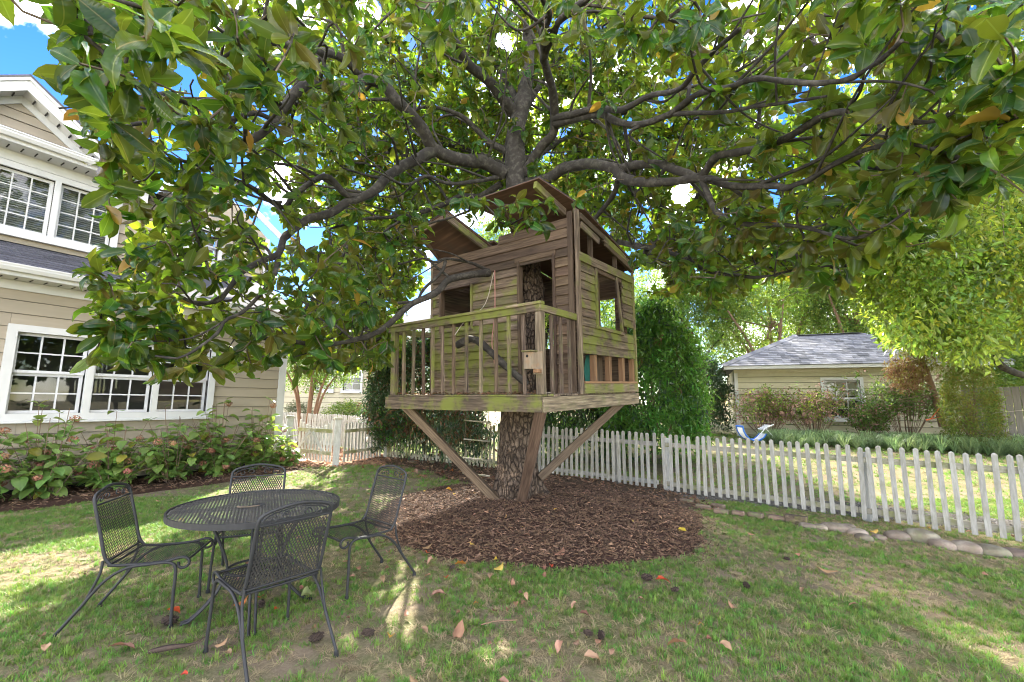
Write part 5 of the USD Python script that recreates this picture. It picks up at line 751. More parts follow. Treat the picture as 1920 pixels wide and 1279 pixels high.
LIMBS = [  # (points: photo position and distance), start radius, end radius
 ([(945, 325, 6.85), (905, 304, 6.65), (858, 298, 6.4), (814, 279, 6.15), (795, 246, 5.95), (768, 212, 5.7), (740, 186, 5.5), (721, 161, 5.4), (688, 148, 5.2), (669, 156, 5.05), (633, 164, 4.8), (584, 156, 4.45), (557, 170, 4.3), (532, 203, 4.15), (505, 240, 4.0), (470, 262, 3.85), (400, 290, 3.6)], .135, .035),
 ([(682, 148, 5.2), (650, 115, 4.9), (622, 101, 4.7), (595, 96, 4.4), (562, 88, 4.2), (500, 76, 3.85), (410, 68, 3.35), (360, 52, 3.05), (273, 38, 2.7), (210, 5, 2.4)], .065, .02),
 ([(814, 281, 6.15), (780, 300, 6.0), (754, 312, 5.9), (727, 330, 5.7), (708, 352, 5.6), (682, 369, 5.45), (652, 378, 5.35), (631, 394, 5.25), (607, 404, 5.15), (583, 408, 5.0), (559, 423, 4.9), (532, 445, 4.75), (522, 477, 4.6), (490, 492, 4.45), (450, 516, 4.25), (427, 546, 4.1), (405, 566, 4.0), (360, 566, 3.85), (325, 548, 3.7)], .10, .018),
 ([(521, 477, 4.6), (517, 508, 4.5), (496, 543, 4.3), (460, 582, 4.1), (427, 602, 3.95), (410, 625, 3.85), (370, 655, 3.7), (332, 670, 3.6), (290, 666, 3.5)], .034, .010),
 ([(682, 369, 5.45), (650, 366, 5.3), (631, 346, 5.2), (612, 330, 5.1), (586, 341, 5.0), (549, 370, 4.8), (533, 390, 4.75), (506, 376, 4.6), (480, 357, 4.45), (434, 333, 4.2), (385, 312, 3.95), (310, 300, 3.6), (240, 330, 3.3)], .05, .014),
 ([(917, 511, 6.62), (880, 516, 6.4), (842, 525, 6.2), (817, 549, 6.05), (770, 572, 5.8), (734, 604, 5.6), (700, 627, 5.4), (660, 640, 5.2), (600, 646, 4.95), (540, 640, 4.7), (480, 632, 4.5)], .07, .022),
 ([(914, 507, 6.62), (880, 492, 6.4), (835, 486, 6.2), (815, 492, 6.1), (790, 485, 6.0), (740, 500, 5.8)], .032, .012),
 ([(835, 490, 6.2), (828, 510, 6.12), (795, 543, 5.98), (784, 566, 5.9)], .028, .022),
 ([(985, 325, 6.85), (1015, 276, 6.5), (1037, 252, 6.3), (1040, 219, 6.1), (1037, 175, 5.8), (1023, 123, 5.4), (1020, 104, 5.2), (1037, 63, 4.8), (1048, 41, 4.55), (1080, 14, 4.2), (1120, -20, 3.8), (1150, -90, 3.2)], .10, .02),
 ([(1021, 106, 5.2), (1018, 60, 4.8), (1031, 27, 4.5), (1005, -25, 4.0), (985, -100, 3.3)], .055, .018),
 ([(1040, 222, 6.1), (1075, 214, 5.8), (1113, 203, 5.5), (1145, 205, 5.25), (1174, 203, 5.0), (1215, 181, 4.7), (1272, 167, 4.3), (1305, 131, 3.9), (1340, 95, 3.5), (1390, 50, 3.0)], .065, .016),
 ([(1042, 232, 6.15), (1092, 219, 5.75), (1127, 213, 5.5), (1155, 227, 5.3), (1201, 233, 5.0), (1256, 213, 4.6), (1305, 178, 4.2), (1365, 164, 3.8), (1415, 148, 3.45), (1480, 152, 3.1), (1545, 157, 2.85), (1592, 150, 2.65), (1640, 118, 2.4), (1690, 75, 2.15)], .07, .012),
 ([(1256, 213, 4.6), (1338, 211, 4.1), (1398, 203, 3.75), (1470, 190, 3.4), (1550, 180, 3.0)], .035, .012),
 ([(985, 345, 6.9), (1029, 335, 6.6), (1059, 315, 6.35), (1108, 307, 6.05), (1160, 316, 5.75), (1200, 309, 5.55), (1242, 309, 5.3), (1283, 323, 5.05), (1313, 330, 4.85), (1338, 296, 4.6), (1365, 288, 4.4), (1420, 279, 4.1), (1480, 257, 3.75), (1564, 213, 3.3), (1650, 216, 2.95), (1745, 230, 2.65), (1830, 190, 2.4), (1885, 165, 2.25)], .115, .010),
 ([(1158, 318, 5.75), (1174, 337, 5.65), (1242, 342, 5.25), (1312, 334, 4.85), (1374, 349, 4.5), (1445, 349, 4.1), (1485, 352, 3.9), (1564, 306, 3.45), (1646, 271, 3.05), (1728, 274, 2.75), (1800, 300, 2.55)], .085, .010),
 ([(1315, 336, 4.85), (1330, 372, 4.75), (1344, 397, 4.6), (1366, 413, 4.45), (1405, 421, 4.2), (1485, 423, 3.8), (1554, 439, 3.45), (1610, 445, 3.2), (1660, 425, 2.95), (1705, 395, 2.8)], .045, .010),
 ([(990, 420, 7.05), (1060, 425, 7.4), (1129, 440, 7.5), (1166, 455, 7.3), (1230, 466, 6.7), (1286, 485, 6.2), (1315, 503, 5.9), (1347, 512, 5.55), (1420, 520, 5.0), (1500, 505, 4.6), (1560, 500, 4.3)], .085, .012),
 ([(1161, 330, 5.9), (1150, 365, 6.2), (1121, 402, 6.7), (1095, 430, 7.1)], .05, .035),
 ([(962, 210, 6.92), (918, 153, 6.5), (877, 120, 6.2), (858, 85, 5.9), (836, 68, 5.7), (800, 30, 5.3), (765, -10, 4.9), (720, -80, 4.2)], .125, .03),
 ([(956, 285, 6.95), (918, 268, 7.0), (895, 245, 6.9), (860, 215, 6.7), (800, 200, 6.4), (740, 225, 6.1)], .07, .018),
 ([(940, 345, 7.0), (900, 368, 7.2), (865, 368, 7.3), (831, 384, 7.2), (780, 402, 6.9), (740, 407, 6.6), (687, 410, 6.3), (620, 430, 5.9)], .07, .018),
 ([(945, 330, 6.9), (850, 345, 6.3), (800, 330, 6.0), (762, 345, 5.7), (700, 320, 5.3)], .05, .015),
 ([(532, 203, 4.15), (495, 190, 4.0), (470, 186, 3.9), (410, 186, 3.55), (360, 193, 3.25), (310, 180, 2.95), (275, 180, 2.75), (240, 148, 2.5), (180, 100, 2.2), (140, 60, 2.0), (135, 32, 1.9), (150, -10, 1.8)], .04, .012),
 ([(505, 222, 4.05), (475, 213, 3.9), (410, 228, 3.6), (368, 233, 3.4), (348, 218, 3.3), (285, 228, 3.0), (215, 240, 2.7), (180, 225, 2.5)], .03, .010),
 ([(960, 250, 7.0), (1000, 180, 7.6), (1040, 120, 8.2), (1090, 60, 8.8)], .08, .03), ([(975, 200, 7.05), (930, 120, 7.7), (880, 60, 8.3), (820, 20, 8.8)], .08, .03), ([(975, 300, 7.0), (1010, 290, 7.6), (1060, 260, 8.4), (1130, 240, 9.2)], .08, .025), ([(960, 320, 7.05), (900, 290, 7.8), (830, 270, 8.6), (760, 260, 9.3)], .08, .025),
 ([(985, 60, 6.9), (1010, -60, 6.2), (1020, -200, 5.4)], .07, .025), ([(980, 20, 7.0), (920, -60, 6.3), (850, -150, 5.4)], .06, .02),
]
NP, NR, NPAR = [], [], []              # skeleton nodes for the twigs
for pts, r0, r1 in LIMBS:
    p = smooth_path([at(*q) for q in pts], step=.07); k = len(p); p = p + .035 * (np.stack([fbm(p * 2.3 + 5, 3, s) for s in (1, 2, 3)], 1) - .5) * np.linspace(.3, 1.6, k)[:, None]
    rad = .88 * (r0 + (r1 - r0) * np.linspace(0, 1, k)**.8); rad = rad * (1 + .22 * (fbm(p * 5, 2, 9) - .5)); v, f, n = tube(p, rad, 12 if r0 > .05 else 8); v = v + n * ((fbm(v * 13, 3, 4) - .5) * .03 * min(1, r0 / .08))[:, None]
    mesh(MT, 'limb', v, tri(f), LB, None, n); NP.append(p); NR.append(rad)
BR0 = list(zip(NP, NR))
# crown: where leaf rosettes grow
mr = np.random.default_rng(12)
FRINGE = [(-400, -1500), (-400, -80), (95, -30), (118, 40), (125, 105), (150, 150), (165, 195), (165, 235), (165, 290), (185, 330), (215, 385), (235, 425), (205, 500), (190, 610), (225, 650), (270, 705), (330, 700), (380, 665), (440, 690), (500, 680), (560, 655), (640, 690), (700, 690), (745, 660), (752, 590), (790, 520), (798, 465), (775, 430), (840, 395), (895, 380), (930, 352), (1000, 322), (1085, 375), (1150, 430), (1200, 505), (1225, 560), (1300, 535), (1340, 560), (1420, 535), (1490, 515), (1540, 520), (1585, 545), (1612, 520), (1600, 470), (1645, 455), (1690, 470), (1720, 400), (1790, 395), (1800, 330), (1860, 310), (1905, 230), (1990, 220), (2400, 100), (2400, -1500)]
SKYGAPS = [((340, 140), 34), ((385, 165), 28), ((500, 420), 38), ((585, 440), 30), ((1275, 362), 26), ((1345, 395), 10), ((1228, 520), 26), ((1450, 360), 12), ((1552, 345), 14), ((1660, 238), 16), ((828, 163), 7), ((945, 75), 22), ((1030, 285), 10), ((1215, 420), 12), ((440, 395), 14), ((560, 512), 16), ((180, 160), 0)]
from scipy.interpolate import LinearNDInterpolator, NearestNDInterpolator
YMIN = A([(100, 50, 1.6), (250, 130, 1.5), (200, 260, 2.0), (150, 400, 2.8), (300, 400, 3.3), (250, 600, 3.3), (400, 650, 3.6), (480, 160, 2.3), (600, 250, 4.2), (700, 50, 3.2), (830, 10, 2.5), (800, 250, 5.8), (960, 250, 6.5), (960, 60, 4.6), (650, 400, 5.1), (700, 550, 4.8), (560, 560, 4.0), (1080, 30, 3.2), (1150, 150, 4.6), (1250, 50, 2.7), (1290, 90, 2.9), (1100, 270, 5.9), (1250, 260, 5.0), (1250, 400, 5.4), (1400, 150, 3.5), (1400, 300, 4.0), (1400, 450, 4.2), (1600, 60, 2.4), (1640, 130, 2.6), (1700, 250, 2.6), (1680, 430, 2.7), (1880, 200, 2.2), (1550, 400, 3.4), (1300, 500, 5.1), (960, 400, 6.6), (-200, 60, 1.4), (-200, 600, 3.0), (2100, 200, 2.0), (2100, 500, 2.4), (400, -200, 1.6), (960, -200, 3.0), (1500, -200, 1.8), (800, 700, 5.0), (400, 280, 2.9), (450, 60, 2.4), (590, 40, 2.9), (330, 230, 2.3)])
yl, yn_ = LinearNDInterpolator(YMIN[:, :2], YMIN[:, 2]), NearestNDInterpolator(YMIN[:, :2], YMIN[:, 2])
def ymin(q): r = yl(q); return np.where(np.isnan(r), yn_(q), r)
def allowed(p, near=7.3):
    q = proj(p); ok = in_poly(FRINGE, q) & (p[:, 1] > ymin(q))
    for (c, r) in SKYGAPS: ok &= np.hypot(*(q - A(c)).T) > r
    vis = (p[:, 1] > .2); inframe = vis & (q[:, 0] > -60) & (q[:, 0] < 1980) & (q[:, 1] < 1300)
    return np.where(inframe, ok, p[:, 2] > 2.3) & ~((q[:, 0] < 60) & (p[:, 1] < 6.5) & (p[:, 1] > .2) & (q[:, 1] > -40))
def crown(n, shell):
    out = []
    while sum(map(len, out)) < n:
        q = mr.uniform([-7, -1.0, 1.7], [7.4, 14, 10.5], (n * 4, 3)); d = q[:, :2] - [.1, 6.8]; r = np.hypot(*d.T); th = np.arctan2(d[:, 1], d[:, 0]); R = 6.7 + .5 * np.sin(3 * th + 1) + .35 * np.sin(5 * th)
        zu = 9.8 * np.sqrt(np.clip(1 - (r / (R + .25))**2, 0, 1)) + .2; zl = np.where(r > 2.2, 1.75 + np.clip(2.6 - r, 0, 9) * 2.0, 4.4)
        ok = (r < R) & (q[:, 2] < zu) & (q[:, 2] > zl) & ~((q[:, 0] < -4.3)) & (np.linalg.norm(q - EYE, axis=1) > 1.45); fr = np.maximum(r / R, q[:, 2] / np.maximum(zu, .1)); w = .22 + .78 * sstep(fr, .45, .85); w = np.where(q[:, 1] > 7.2, np.maximum(w, .75), w)
        pq = proj(q); w = np.where((q[:, 1] < 6.0) & ((pq[:, 1] < -90) | (q[:, 1] < .4) | (pq[:, 0] < -120)) & (pq[:, 0] < 2040), w * .10, w)
        q = q[ok & (mr.random(len(q)) < w)]; q = q[allowed(q)]; out.append(q)
    return np.vstack(out)[:n]
def in_house(p): 
    l = (p - TO) @ np.stack([tL, tR, tU], 1); return (l[:, 0] > -.25) & (l[:, 0] < 3.0) & (l[:, 1] > -.15) & (l[:, 1] < 3.1) & (l[:, 2] > -.3) & (l[:, 2] < 2.95 - .2 * l[:, 1] + .1)
br = np.random.default_rng(44)
for p, rad_ in BR0:                    # second-order branches leaving the limbs
    for i in range(5, len(p) - 3, 5):
        t_ = unit(p[i + 1] - p[i - 1]); d = unit(br.normal(size=3) * [1, 1, .8] + [0, 0, .25]); d = unit(d - t_ * (d @ t_) * .6 + t_ * .45); L_ = br.uniform(.5, 1.5); e = p[i] + d * L_; m_ = p[i] + d * L_ * .5 + br.normal(0, .10, 3)
        if not allowed(A([p[i] + d * L_ * .9]))[0] or in_house(A([e]))[0] or np.linalg.norm(e - EYE) < 1.6: continue
        q_ = smooth_path([p[i], m_, e, e + unit(d + br.normal(0, .5, 3)) * L_ * .15], step=.08); ra = np.linspace(min(rad_[i] * .6, .024), .006, len(q_)); tubepart(MT, 'branch', q_, ra, LB, 6); NP.append(q_); NR.append(ra)
P = np.vstack(NP + [tp[tp[:, 2] > 3.4]]); NLIMB = len(P)
att = crown(2700, True); bk = crown(5600, True); att = np.vstack([att, bk[(bk[:, 1] > 7.2)]])
# near rosettes seen large: sample along sight lines of the visible crown so the roof of leaves over the eye is closed
k = 600; px = np.stack([mr.uniform(30, 1920, k * 2), mr.uniform(-60, 700, k * 2)], 1); Yd = ymin(px) + np.abs(mr.normal(0, 1.0, k * 2)); ns = A([at(x, y, Y) for (x, y), Y in zip(px, Yd)])
dd = np.hypot(ns[:, 0] - .1, ns[:, 1] - 6.8); ns = ns[(ns[:, 2] > 1.9) & (ns[:, 2] < 5.2) & (dd < 6.9) & (dd > 2.0) & (ns[:, 0] > -4.2) & (np.linalg.norm(ns - EYE, axis=1) > 1.75)]; ns = ns[allowed(ns)]
near_px = proj(ns); ns = ns[(near_px[:, 1] > 330) | (mr.random(len(ns)) < .9)]
# the fringe itself: rosettes strung along the lower edge of the crown
FE_ = [(150, 60, 1.9), (190, 120, 2.1), (190, 210, 2.4), (215, 290, 2.8), (225, 340, 2.9), (215, 400, 3.0), (245, 470, 3.3), (200, 520, 3.4), (215, 560, 3.5), (190, 605, 3.5), (200, 625, 3.5), (270, 655, 3.6), (300, 670, 3.65), (345, 690, 3.75), (290, 610, 3.6), (250, 580, 3.5), (330, 620, 3.8), (390, 640, 4.0), (440, 660, 4.2), (470, 640, 4.3), (545, 650, 4.7), (600, 620, 4.8), (560, 600, 4.6), (640, 660, 5.2), (690, 660, 5.3), (590, 560, 4.6), (640, 540, 4.6), (690, 520, 4.8), (660, 480, 4.8), (720, 560, 5.2), (730, 480, 5.2), (790, 425, 5.3), (768, 405, 5.3), (780, 450, 5.3), (850, 385, 5.7), (895, 352, 5.6), (925, 345, 5.4), (870, 372, 5.6), (1062, 372, 5.3), (1088, 388, 5.4), (1040, 350, 5.2), (905, 375, 5.2), (880, 395, 5.3), (600, 500, 4.6), (560, 540, 4.5), (980, 395, 5.0), (1005, 410, 4.95), (960, 420, 5.0), (1025, 395, 5.0), (1250, 500, 5.6), (1330, 535, 5.4), (1400, 505, 5.1), (1450, 480, 4.8), (1500, 490, 4.6), (1575, 520, 4.3), (1520, 450, 3.9), (1560, 420, 3.6), (1620, 480, 3.5), (1690, 435, 2.9), (1660, 420, 3.0), (1775, 350, 2.6), (1800, 380, 2.6), (1840, 290, 2.5), (1885, 200, 2.3), (1870, 150, 2.2), (1620, 330, 3.0), (1720, 330, 2.7), (1560, 350, 3.3), (1500, 380, 3.6), (1430, 400, 4.1), (1380, 450, 4.5), (1290, 450, 5.3)]
fe = A([at(*q) for q in FE_]); fe = np.vstack([fe, (fe + mr.normal(0, .16, fe.shape))[8:]])
att = np.vstack([att, ns, fe]); att = att[~in_house(att)]
sprig = A([at(970, 375, 4.75), at(1000, 385, 4.7), at(1030, 372, 4.75), at(985, 410, 4.72), at(1015, 415, 4.7), at(945, 385, 4.8)]); att = np.vstack([att, sprig])
order = np.argsort(cKDTree(P).query(att)[0]); att = att[order]
nodes = [P]; par = np.full(len(P), -1); allP = P.copy(); segs = []; load = np.zeros(len(P)); tips = []; tdir = []
B = 60; made = []                      # (start node, path node ids)
parent_of = list(par); coords = list(P)
for b in range(0, len(att), B):
    tree = cKDTree(A(coords)); dist, idx = tree.query(att[b:b + B], k=6)
    for a, dj, ij in zip(att[b:b + B], dist, idx):
        s = ij[0]; p0 = A(coords[s]); d = a - p0; L = np.linalg.norm(d)
        if L > 1.5: d0 = 0
        n = max(2, int(L / .13)); t = np.linspace(0, 1, n + 1)[1:, None]; mid = (p0 + a) / 2 + mr.normal(0, .10, 3) * L + A([0, 0, -.10 * L]); path = (1 - t)**2 * p0 + 2 * t * (1 - t) * mid + t**2 * a; path[:-1] += mr.normal(0, .012, (n - 1, 3)) if n > 1 else 0
        last = s; ids = [s]
        for q in path: coords.append(q); parent_of.append(last); last = len(coords) - 1; ids.append(last)
        made.append(ids); tips.append(last); tdir.append(unit(path[-1] - (path[-2] if n > 1 else p0)))
C = A(coords); par = A(parent_of); w = np.zeros(len(C)); w[tips] = 1
for i in range(len(C) - 1, NLIMB - 1, -1): w[par[i]] += w[i] if par[i] >= NLIMB else 0
rad = .0052 * np.maximum(w, 1)**.40
twigs, branches = [], []
for ids in made:
    r = rad[ids].copy(); r[0] = min(r[0] if ids[0] >= NLIMB else r[1] * 1.15, r[1] * 1.2); big = r[1] > .009; tb_ = tube(C[ids], r, 6 if big else 4, cap=False); (branches if big else twigs).append(tb_)
for nm, lst, mt in (('branches', branches, LB), ('twigs', twigs, TWG)): v, f, n = join(lst); mesh(MT, nm, v, f, mt, None, n, kind='stuff')
# rosettes of leaves
LV = [leaf(.19, .080, .45, .16, .05, 7, 4, 1.12, .10, 1), leaf(.19, .076, 1.0, .20, .08, 7, 4, 1.10, .10, 2), leaf(.19, .088, .15, .10, .06, 7, 4, 1.18, .10, 3), leaf(.19, .074, 1.6, .24, .10, 7, 4, 1.08, .10, 4), leaf(.19, .082, .7, .55, .13, 7, 4, 1.10, .10, 5), leaf(.19, .078, 2.3, .18, .16, 7, 4, 1.14, .10, 6)]
tip = C[tips]; td = A(tdir); td = td + A([0, 0, .45]); td /= np.linalg.norm(td, axis=1, keepdims=True); ntip = len(tip); lp, ln, lx, ls, li = [], [], [], [], []
far_tip = np.linalg.norm(tip - EYE, axis=1)
for i in range(ntip):
    k = int(mr.integers(7, 11)); d = td[i]; u = unit(np.cross(d, [.3, .2, 1])); w_ = np.cross(d, u); ph0 = mr.uniform(0, 6.28); droop = mr.uniform(.1, .75)
    for j in range(k):
        ph = ph0 + j * 2.4 + mr.normal(0, .35); pol = mr.uniform(.75, 1.55) if j < k - 2 else mr.uniform(.2, .7); rd = math.cos(ph) * u + math.sin(ph) * w_; x = math.cos(pol) * d + math.sin(pol) * rd; x = unit(x + A([0, 0, -droop * mr.uniform(.5, 1.6)])); z = d - x * (d @ x)
        z = unit(z) if np.linalg.norm(z) > .15 else unit(A([0, 0, 1]) - x * x[2]); z = unit(z + .35 * mr.normal(size=3)); lp.append(tip[i] - d * (.012 * j)); lx.append(x); ln.append(z); ls.append(mr.uniform(.60, 1.25)); li.append(mr.choice(6, p=[.24, .21, .13, .14, .16, .12]))
lp, lx, ln, ls, li = A(lp), A(lx), A(ln), A(ls), A(li); Rm = rotm_from(lx, ln); ctr = lp + lx * (ls * .09)[:, None]
ok = (np.linalg.norm(ctr - EYE, axis=1) > 1.25); q = proj(ctr); hid = in_house(ctr) & ~((np.abs(q[:, 0] - 985) < 70) & (ctr[:, 1] < 5.3)); ok &= ~hid
for (c, r) in SKYGAPS: ok &= np.hypot(*(q - A(c)).T) > r * .8
gold = mr.random(len(lp)) < .27; yel = mr.random(len(lp)) < .012
inv = (q[:, 0] > 0) & (q[:, 0] < 1920) & (q[:, 1] > 0) & (q[:, 1] < 1279) & ok; score = np.where(inv, ls / np.linalg.norm(ctr - EYE, axis=1), 0); near = np.argsort(-score)[:300]; isn = np.zeros(len(lp), bool); isn[near] = True
for i in near:
    v, f, n = LV[li[i]]; m = np.eye(4); m[:3, :3] = Rm[i] * ls[i]; m[:3, 3] = lp[i]; mesh(MT, 'leaf', v, f, M['magleaf_yellow'] if yel[i] else M['magleaf_gold'] if gold[i] else M['magleaf'], m, n)
sel = ok & ~isn; pid = li + 6 * gold; pid[yel] = 12
instancer(MT, 'foliage', [(*l, M['magleaf']) for l in LV] + [(*l, M['magleaf_gold']) for l in LV] + [(*LV[0], M['magleaf_yellow'])], lp[sel], Rm[sel], ls[sel], pid[sel], kind='stuff')
print('magnolia', ntip, len(lp), len(branches), len(twigs))

# ------------------------------------------------------------------ hydrangeas by the house
def hp(s, o, z=0.0): q = HC + HS * s + HN * o; q[2] = z; return q
HL = [leaf(.205, .135, .5, .16, .03, 5, 4, .80, .12, 11), leaf(.205, .14, .9, .2, .04, 5, 4, .82, .12, 12), leaf(.205, .125, .2, .12, .03, 5, 4, .78, .12, 13)]
def bloom(r, R, seed):
    pts = rand_dirs(70, r) * (R * r.uniform(.75, 1.0, 70))[:, None] * [1, 1, .75]; fl = A([[-.5, -.5, 0], [.5, -.5, 0], [.5, .5, 0], [-.5, .5, 0]]); out = []
    for p in pts: n = unit(p + r.normal(0, .012, 3)); x = unit(np.cross(n, [.2, .4, 1])); y = np.cross(n, x); s = r.uniform(.014, .024); out.append(((fl @ np.stack([x, y, n * .0])) * s + p + n * .002, A([[0, 1, 2, 3]])))
    return join(out)[:2]
def hydrangea(s0, o0, height, spread, nst, label, seed, nbl):
    r = np.random.default_rng(seed); b = hp(s0, o0); b[2] = float(gz(b[0], b[1])) + .03; Hd = thing('hydrangea_bush', label, 'bush', b); st = []; leaves = 0; heads = []
    for k in range(nst):
        a = r.uniform(0, 6.28); lean = r.uniform(.1, 1.25) * spread; top = b + A([0, 0, height * 1.24 * r.uniform(.42, 1.08) * (1 - .38 * lean / spread)]) + lean * (HS * math.cos(a) + HN * math.sin(a) * .8)
        if ((top - HC) @ HN) < .12: top = top + HN * (.12 - (top - HC) @ HN)
        foot = b + (HS * math.cos(a) + HN * math.sin(a)) * r.uniform(.02, .16); p = smooth_path([foot, (foot + top) / 2 + [0, 0, .08], top], 7); st.append(tube(p, np.linspace(.007, .004, 7), 5))
        n = r.integers(5, 8)
        for j in range(n):
            t = .22 + .78 * j / (n - 1); q = p[min(6, int(t * 6))]
            for sd_ in (0, np.pi):
                if leaves >= 290 or r.random() < .06: continue
                az = a + j * 1.57 + sd_ + r.normal(0, .3); x = unit(A([math.cos(az), math.sin(az), r.uniform(-.55, .35) + .35 * (j == n - 1)])); z = unit(A([0, 0, 1]) - x * x[2] + r.normal(0, .25, 3)); R_ = rotm_from(x[None], z[None])[0]; sc = r.uniform(.7, 1.25) * (1 if j < n - 1 else .75)
                if ((q + x * .15 * sc - HC) @ HN) < .05: continue
                m = np.eye(4); m[:3, :3] = R_ * sc; m[:3, 3] = q; L_ = HL[r.integers(3)]; mesh(Hd, 'leaf', L_[0], L_[1], M['hydleaf'], m, L_[2]); leaves += 1
        if k < nbl + 3: heads.append(top if k % 2 else foot + (top - foot) * r.uniform(.35, .75) + HN * r.uniform(.05, .25))
    v, f, n = join(st); mesh(Hd, 'stems', v, f, M['stem'], None, n)
    for h in heads: v, f = bloom(r, r.uniform(.055, .085), seed); mesh(Hd, 'dried_flower_head', v + h, f, M['hydbloom'])
for i, a in enumerate([(.75, .55, 1.22, 0.53, 27, 'hydrangea bush nearest the house corner, tall thin stems over its leaves', 3), (1.55, .60, 1.29, 0.58, 29, 'hydrangea bush under the right window sash, one brown flower head on top', 4), (2.35, .62, 1.17, 0.60, 29, 'hydrangea bush under the right mullion of the triple window, behind the rear chair', 5), (3.15, .62, 1.14, 0.60, 29, 'hydrangea bush under the middle window sash, low brown flower heads at its foot', 6), (3.95, .62, 1.19, 0.63, 29, 'hydrangea bush under the left window sash with red-brown flower heads', 8), (4.75, .66, 1.06, 0.63, 27, 'hydrangea bush below the left edge of the window frame', 6), (5.5, .72, 0.98, 0.58, 25, 'hydrangea bush at the left edge of the photo, lowest of the row', 5)]): hydrangea(a[0], a[1], a[2], a[3], a[4], a[5], 100 + i, a[6])
hydrangea(.12, .50, .62, .28, 12, 'low yellowish bush at the foot of the house corner board', 130, 0)

# ------------------------------------------------------------------ generic leafy plants
def cluster(n, R, L, W, r, droop=.3, flat=1.0):
    """A spray of n small leaves as one mesh, 4 triangles each."""
    out = []
    for k in range(n):
        p = rand_dirs(1, r)[0] * R * r.random()**.5 * [1, 1, flat]; x = unit(rand_dirs(1, r)[0] + p / R * .6 + [0, 0, -droop]); z = unit(A([0, 0, 1]) - x * x[2] + r.normal(0, .45, 3)); y = np.cross(z, x); y = unit(y); z = np.cross(x, y); l, w_ = L * r.uniform(.7, 1.2), W * r.uniform(.8, 1.2)
        v = A([[0, 0, 0], [.45 * l, -w_ / 2, .12 * w_], [.45 * l, w_ / 2, .12 * w_], [l, 0, -.06 * l], [.45 * l, 0, -.05 * w_]]) @ np.stack([x, y, z]) + p; out.append((v, A([[0, 1, 4, 4], [0, 4, 2, 2], [1, 3, 4, 4], [4, 3, 2, 2]])))
    v, f, _ = join(out); return v, f, None
def foliage(par, pts, R, L, W, mats, seed, n=12, droop=.3, probs=None, smin=.75, smax=1.25, flat=1.0):
    r = np.random.default_rng(seed); protos = [(*cluster(n, R, L, W, r, droop, flat), m) for m in mats for _ in range(2)]; k = len(pts); rot = rotm_from(rand_dirs(k, r) * [1, 1, .15], A([[0, 0, 1.0]]) + r.normal(0, .2, (k, 3)))
    idx = (r.choice(len(mats), k, p=probs) * 2 + r.integers(0, 2, k)); instancer(par, 'foliage', protos, pts, rot, r.uniform(smin, smax, k), idx, kind='stuff')
def lobes(r, c, rad, n, count, keep=None, shell=.62, rough=.5):
    """Points near the surfaces of n smaller lobes inside an ellipsoid: light clumps with gaps between."""
    c, rad = A(c, float), A(rad, float); lc = rand_dirs(n, r) * (r.random(n)**.33)[:, None] * .78; out = []
    lr = r.uniform(.22, .42, n)
    i = r.integers(0, n, count * 2); d = rand_dirs(count * 2, r); q = lc[i] + d * (lr[i] * (shell + (1 - shell) * r.random(count * 2)))[:, None]; p = c + q * rad; p = p[p[:, 2] > .15]
    if keep is not None: p = p[keep(p)]
    return p[:count]
def limbs_to(par, base, targets, r0, mat, r, name='branch', fork=.35, k=6, wig=.12):
    base = A(base, float)
    for t in targets:
        t = A(t, float); d = t - base; m1 = base + d * .35 + A([0, 0, .10 * np.linalg.norm(d)]) + r.normal(0, wig, 3); m2 = base + d * .7 + r.normal(0, wig, 3); p = smooth_path([base + r.normal(0, r0 * .4, 3) * [1, 1, 0], m1, m2, t], 14); rr = np.linspace(r0, r0 * .25, 14); tubepart(par, name, p, rr, mat, k)
        for q in range(3): i = r.integers(5, 12); e = p[i] + unit(d) * .5 + r.normal(0, .35, 3) * max(.6, .2 * np.linalg.norm(d)); tubepart(par, name, smooth_path([p[i], (p[i] + e) / 2 + [0, 0, .06], e], 6), np.linspace(rr[i] * .6, rr[i] * .15, 6), mat, 5)
g = lambda x, y: A([x, y, float(gz(x, y))])

# big yellow-green tree at the right
BT = thing('yellow_green_tree', 'large tree with drooping yellow-green leaves filling the upper right', 'tree', g(13.8, 10.4)); r = np.random.default_rng(5)
tubepart(BT, 'trunk', smooth_path([g(13.8, 10.4) - [0, 0, .2], [13.7, 10.4, 1.2], [13.3, 10.2, 2.6], [12.6, 9.9, 4.0], [11.6, 9.6, 6.0]], 18), np.linspace(.26, .14, 18), M['limb'], 12)
tubepart(BT, 'limb', smooth_path([[13.7, 10.4, 1.3], [12.6, 10.2, 2.0], at(1890, 694, 9.9), at(1850, 650, 9.6), at(1845, 600, 9.3), at(1800, 540, 8.9)], 16), np.linspace(.10, .05, 16), M['limb'], 8)
limbs_to(BT, [12.9, 10.0, 3.4], [at(1700, 330, 8.2), at(1760, 480, 8.4), at(1640, 240, 7.6), at(1850, 200, 7.5), at(1780, 90, 7.0), at(1900, 380, 8.0), at(1620, 430, 8.8), at(1700, 20, 6.6), at(1930, 60, 6.8)], .075, M['limb'], r)
BTP = [(1470, -200), (1500, 30), (1540, 130), (1560, 250), (1590, 350), (1570, 470), (1600, 520), (1640, 590), (1665, 640), (1700, 650), (1750, 640), (1800, 668), (1840, 672), (1880, 640), (1960, 650), (2600, 700), (2600, -900), (1470, -900)]
keep = lambda p: in_poly(BTP, proj(p)) & (p[:, 1] > 5.2)
fill = r.uniform([5.0, 6.0, 1.8], [13.5, 11.0, 9.5], (9000, 3)); fill = fill[fbm(fill * .9, 3, 2) > .47]; fill = fill[keep(fill)][:2600]
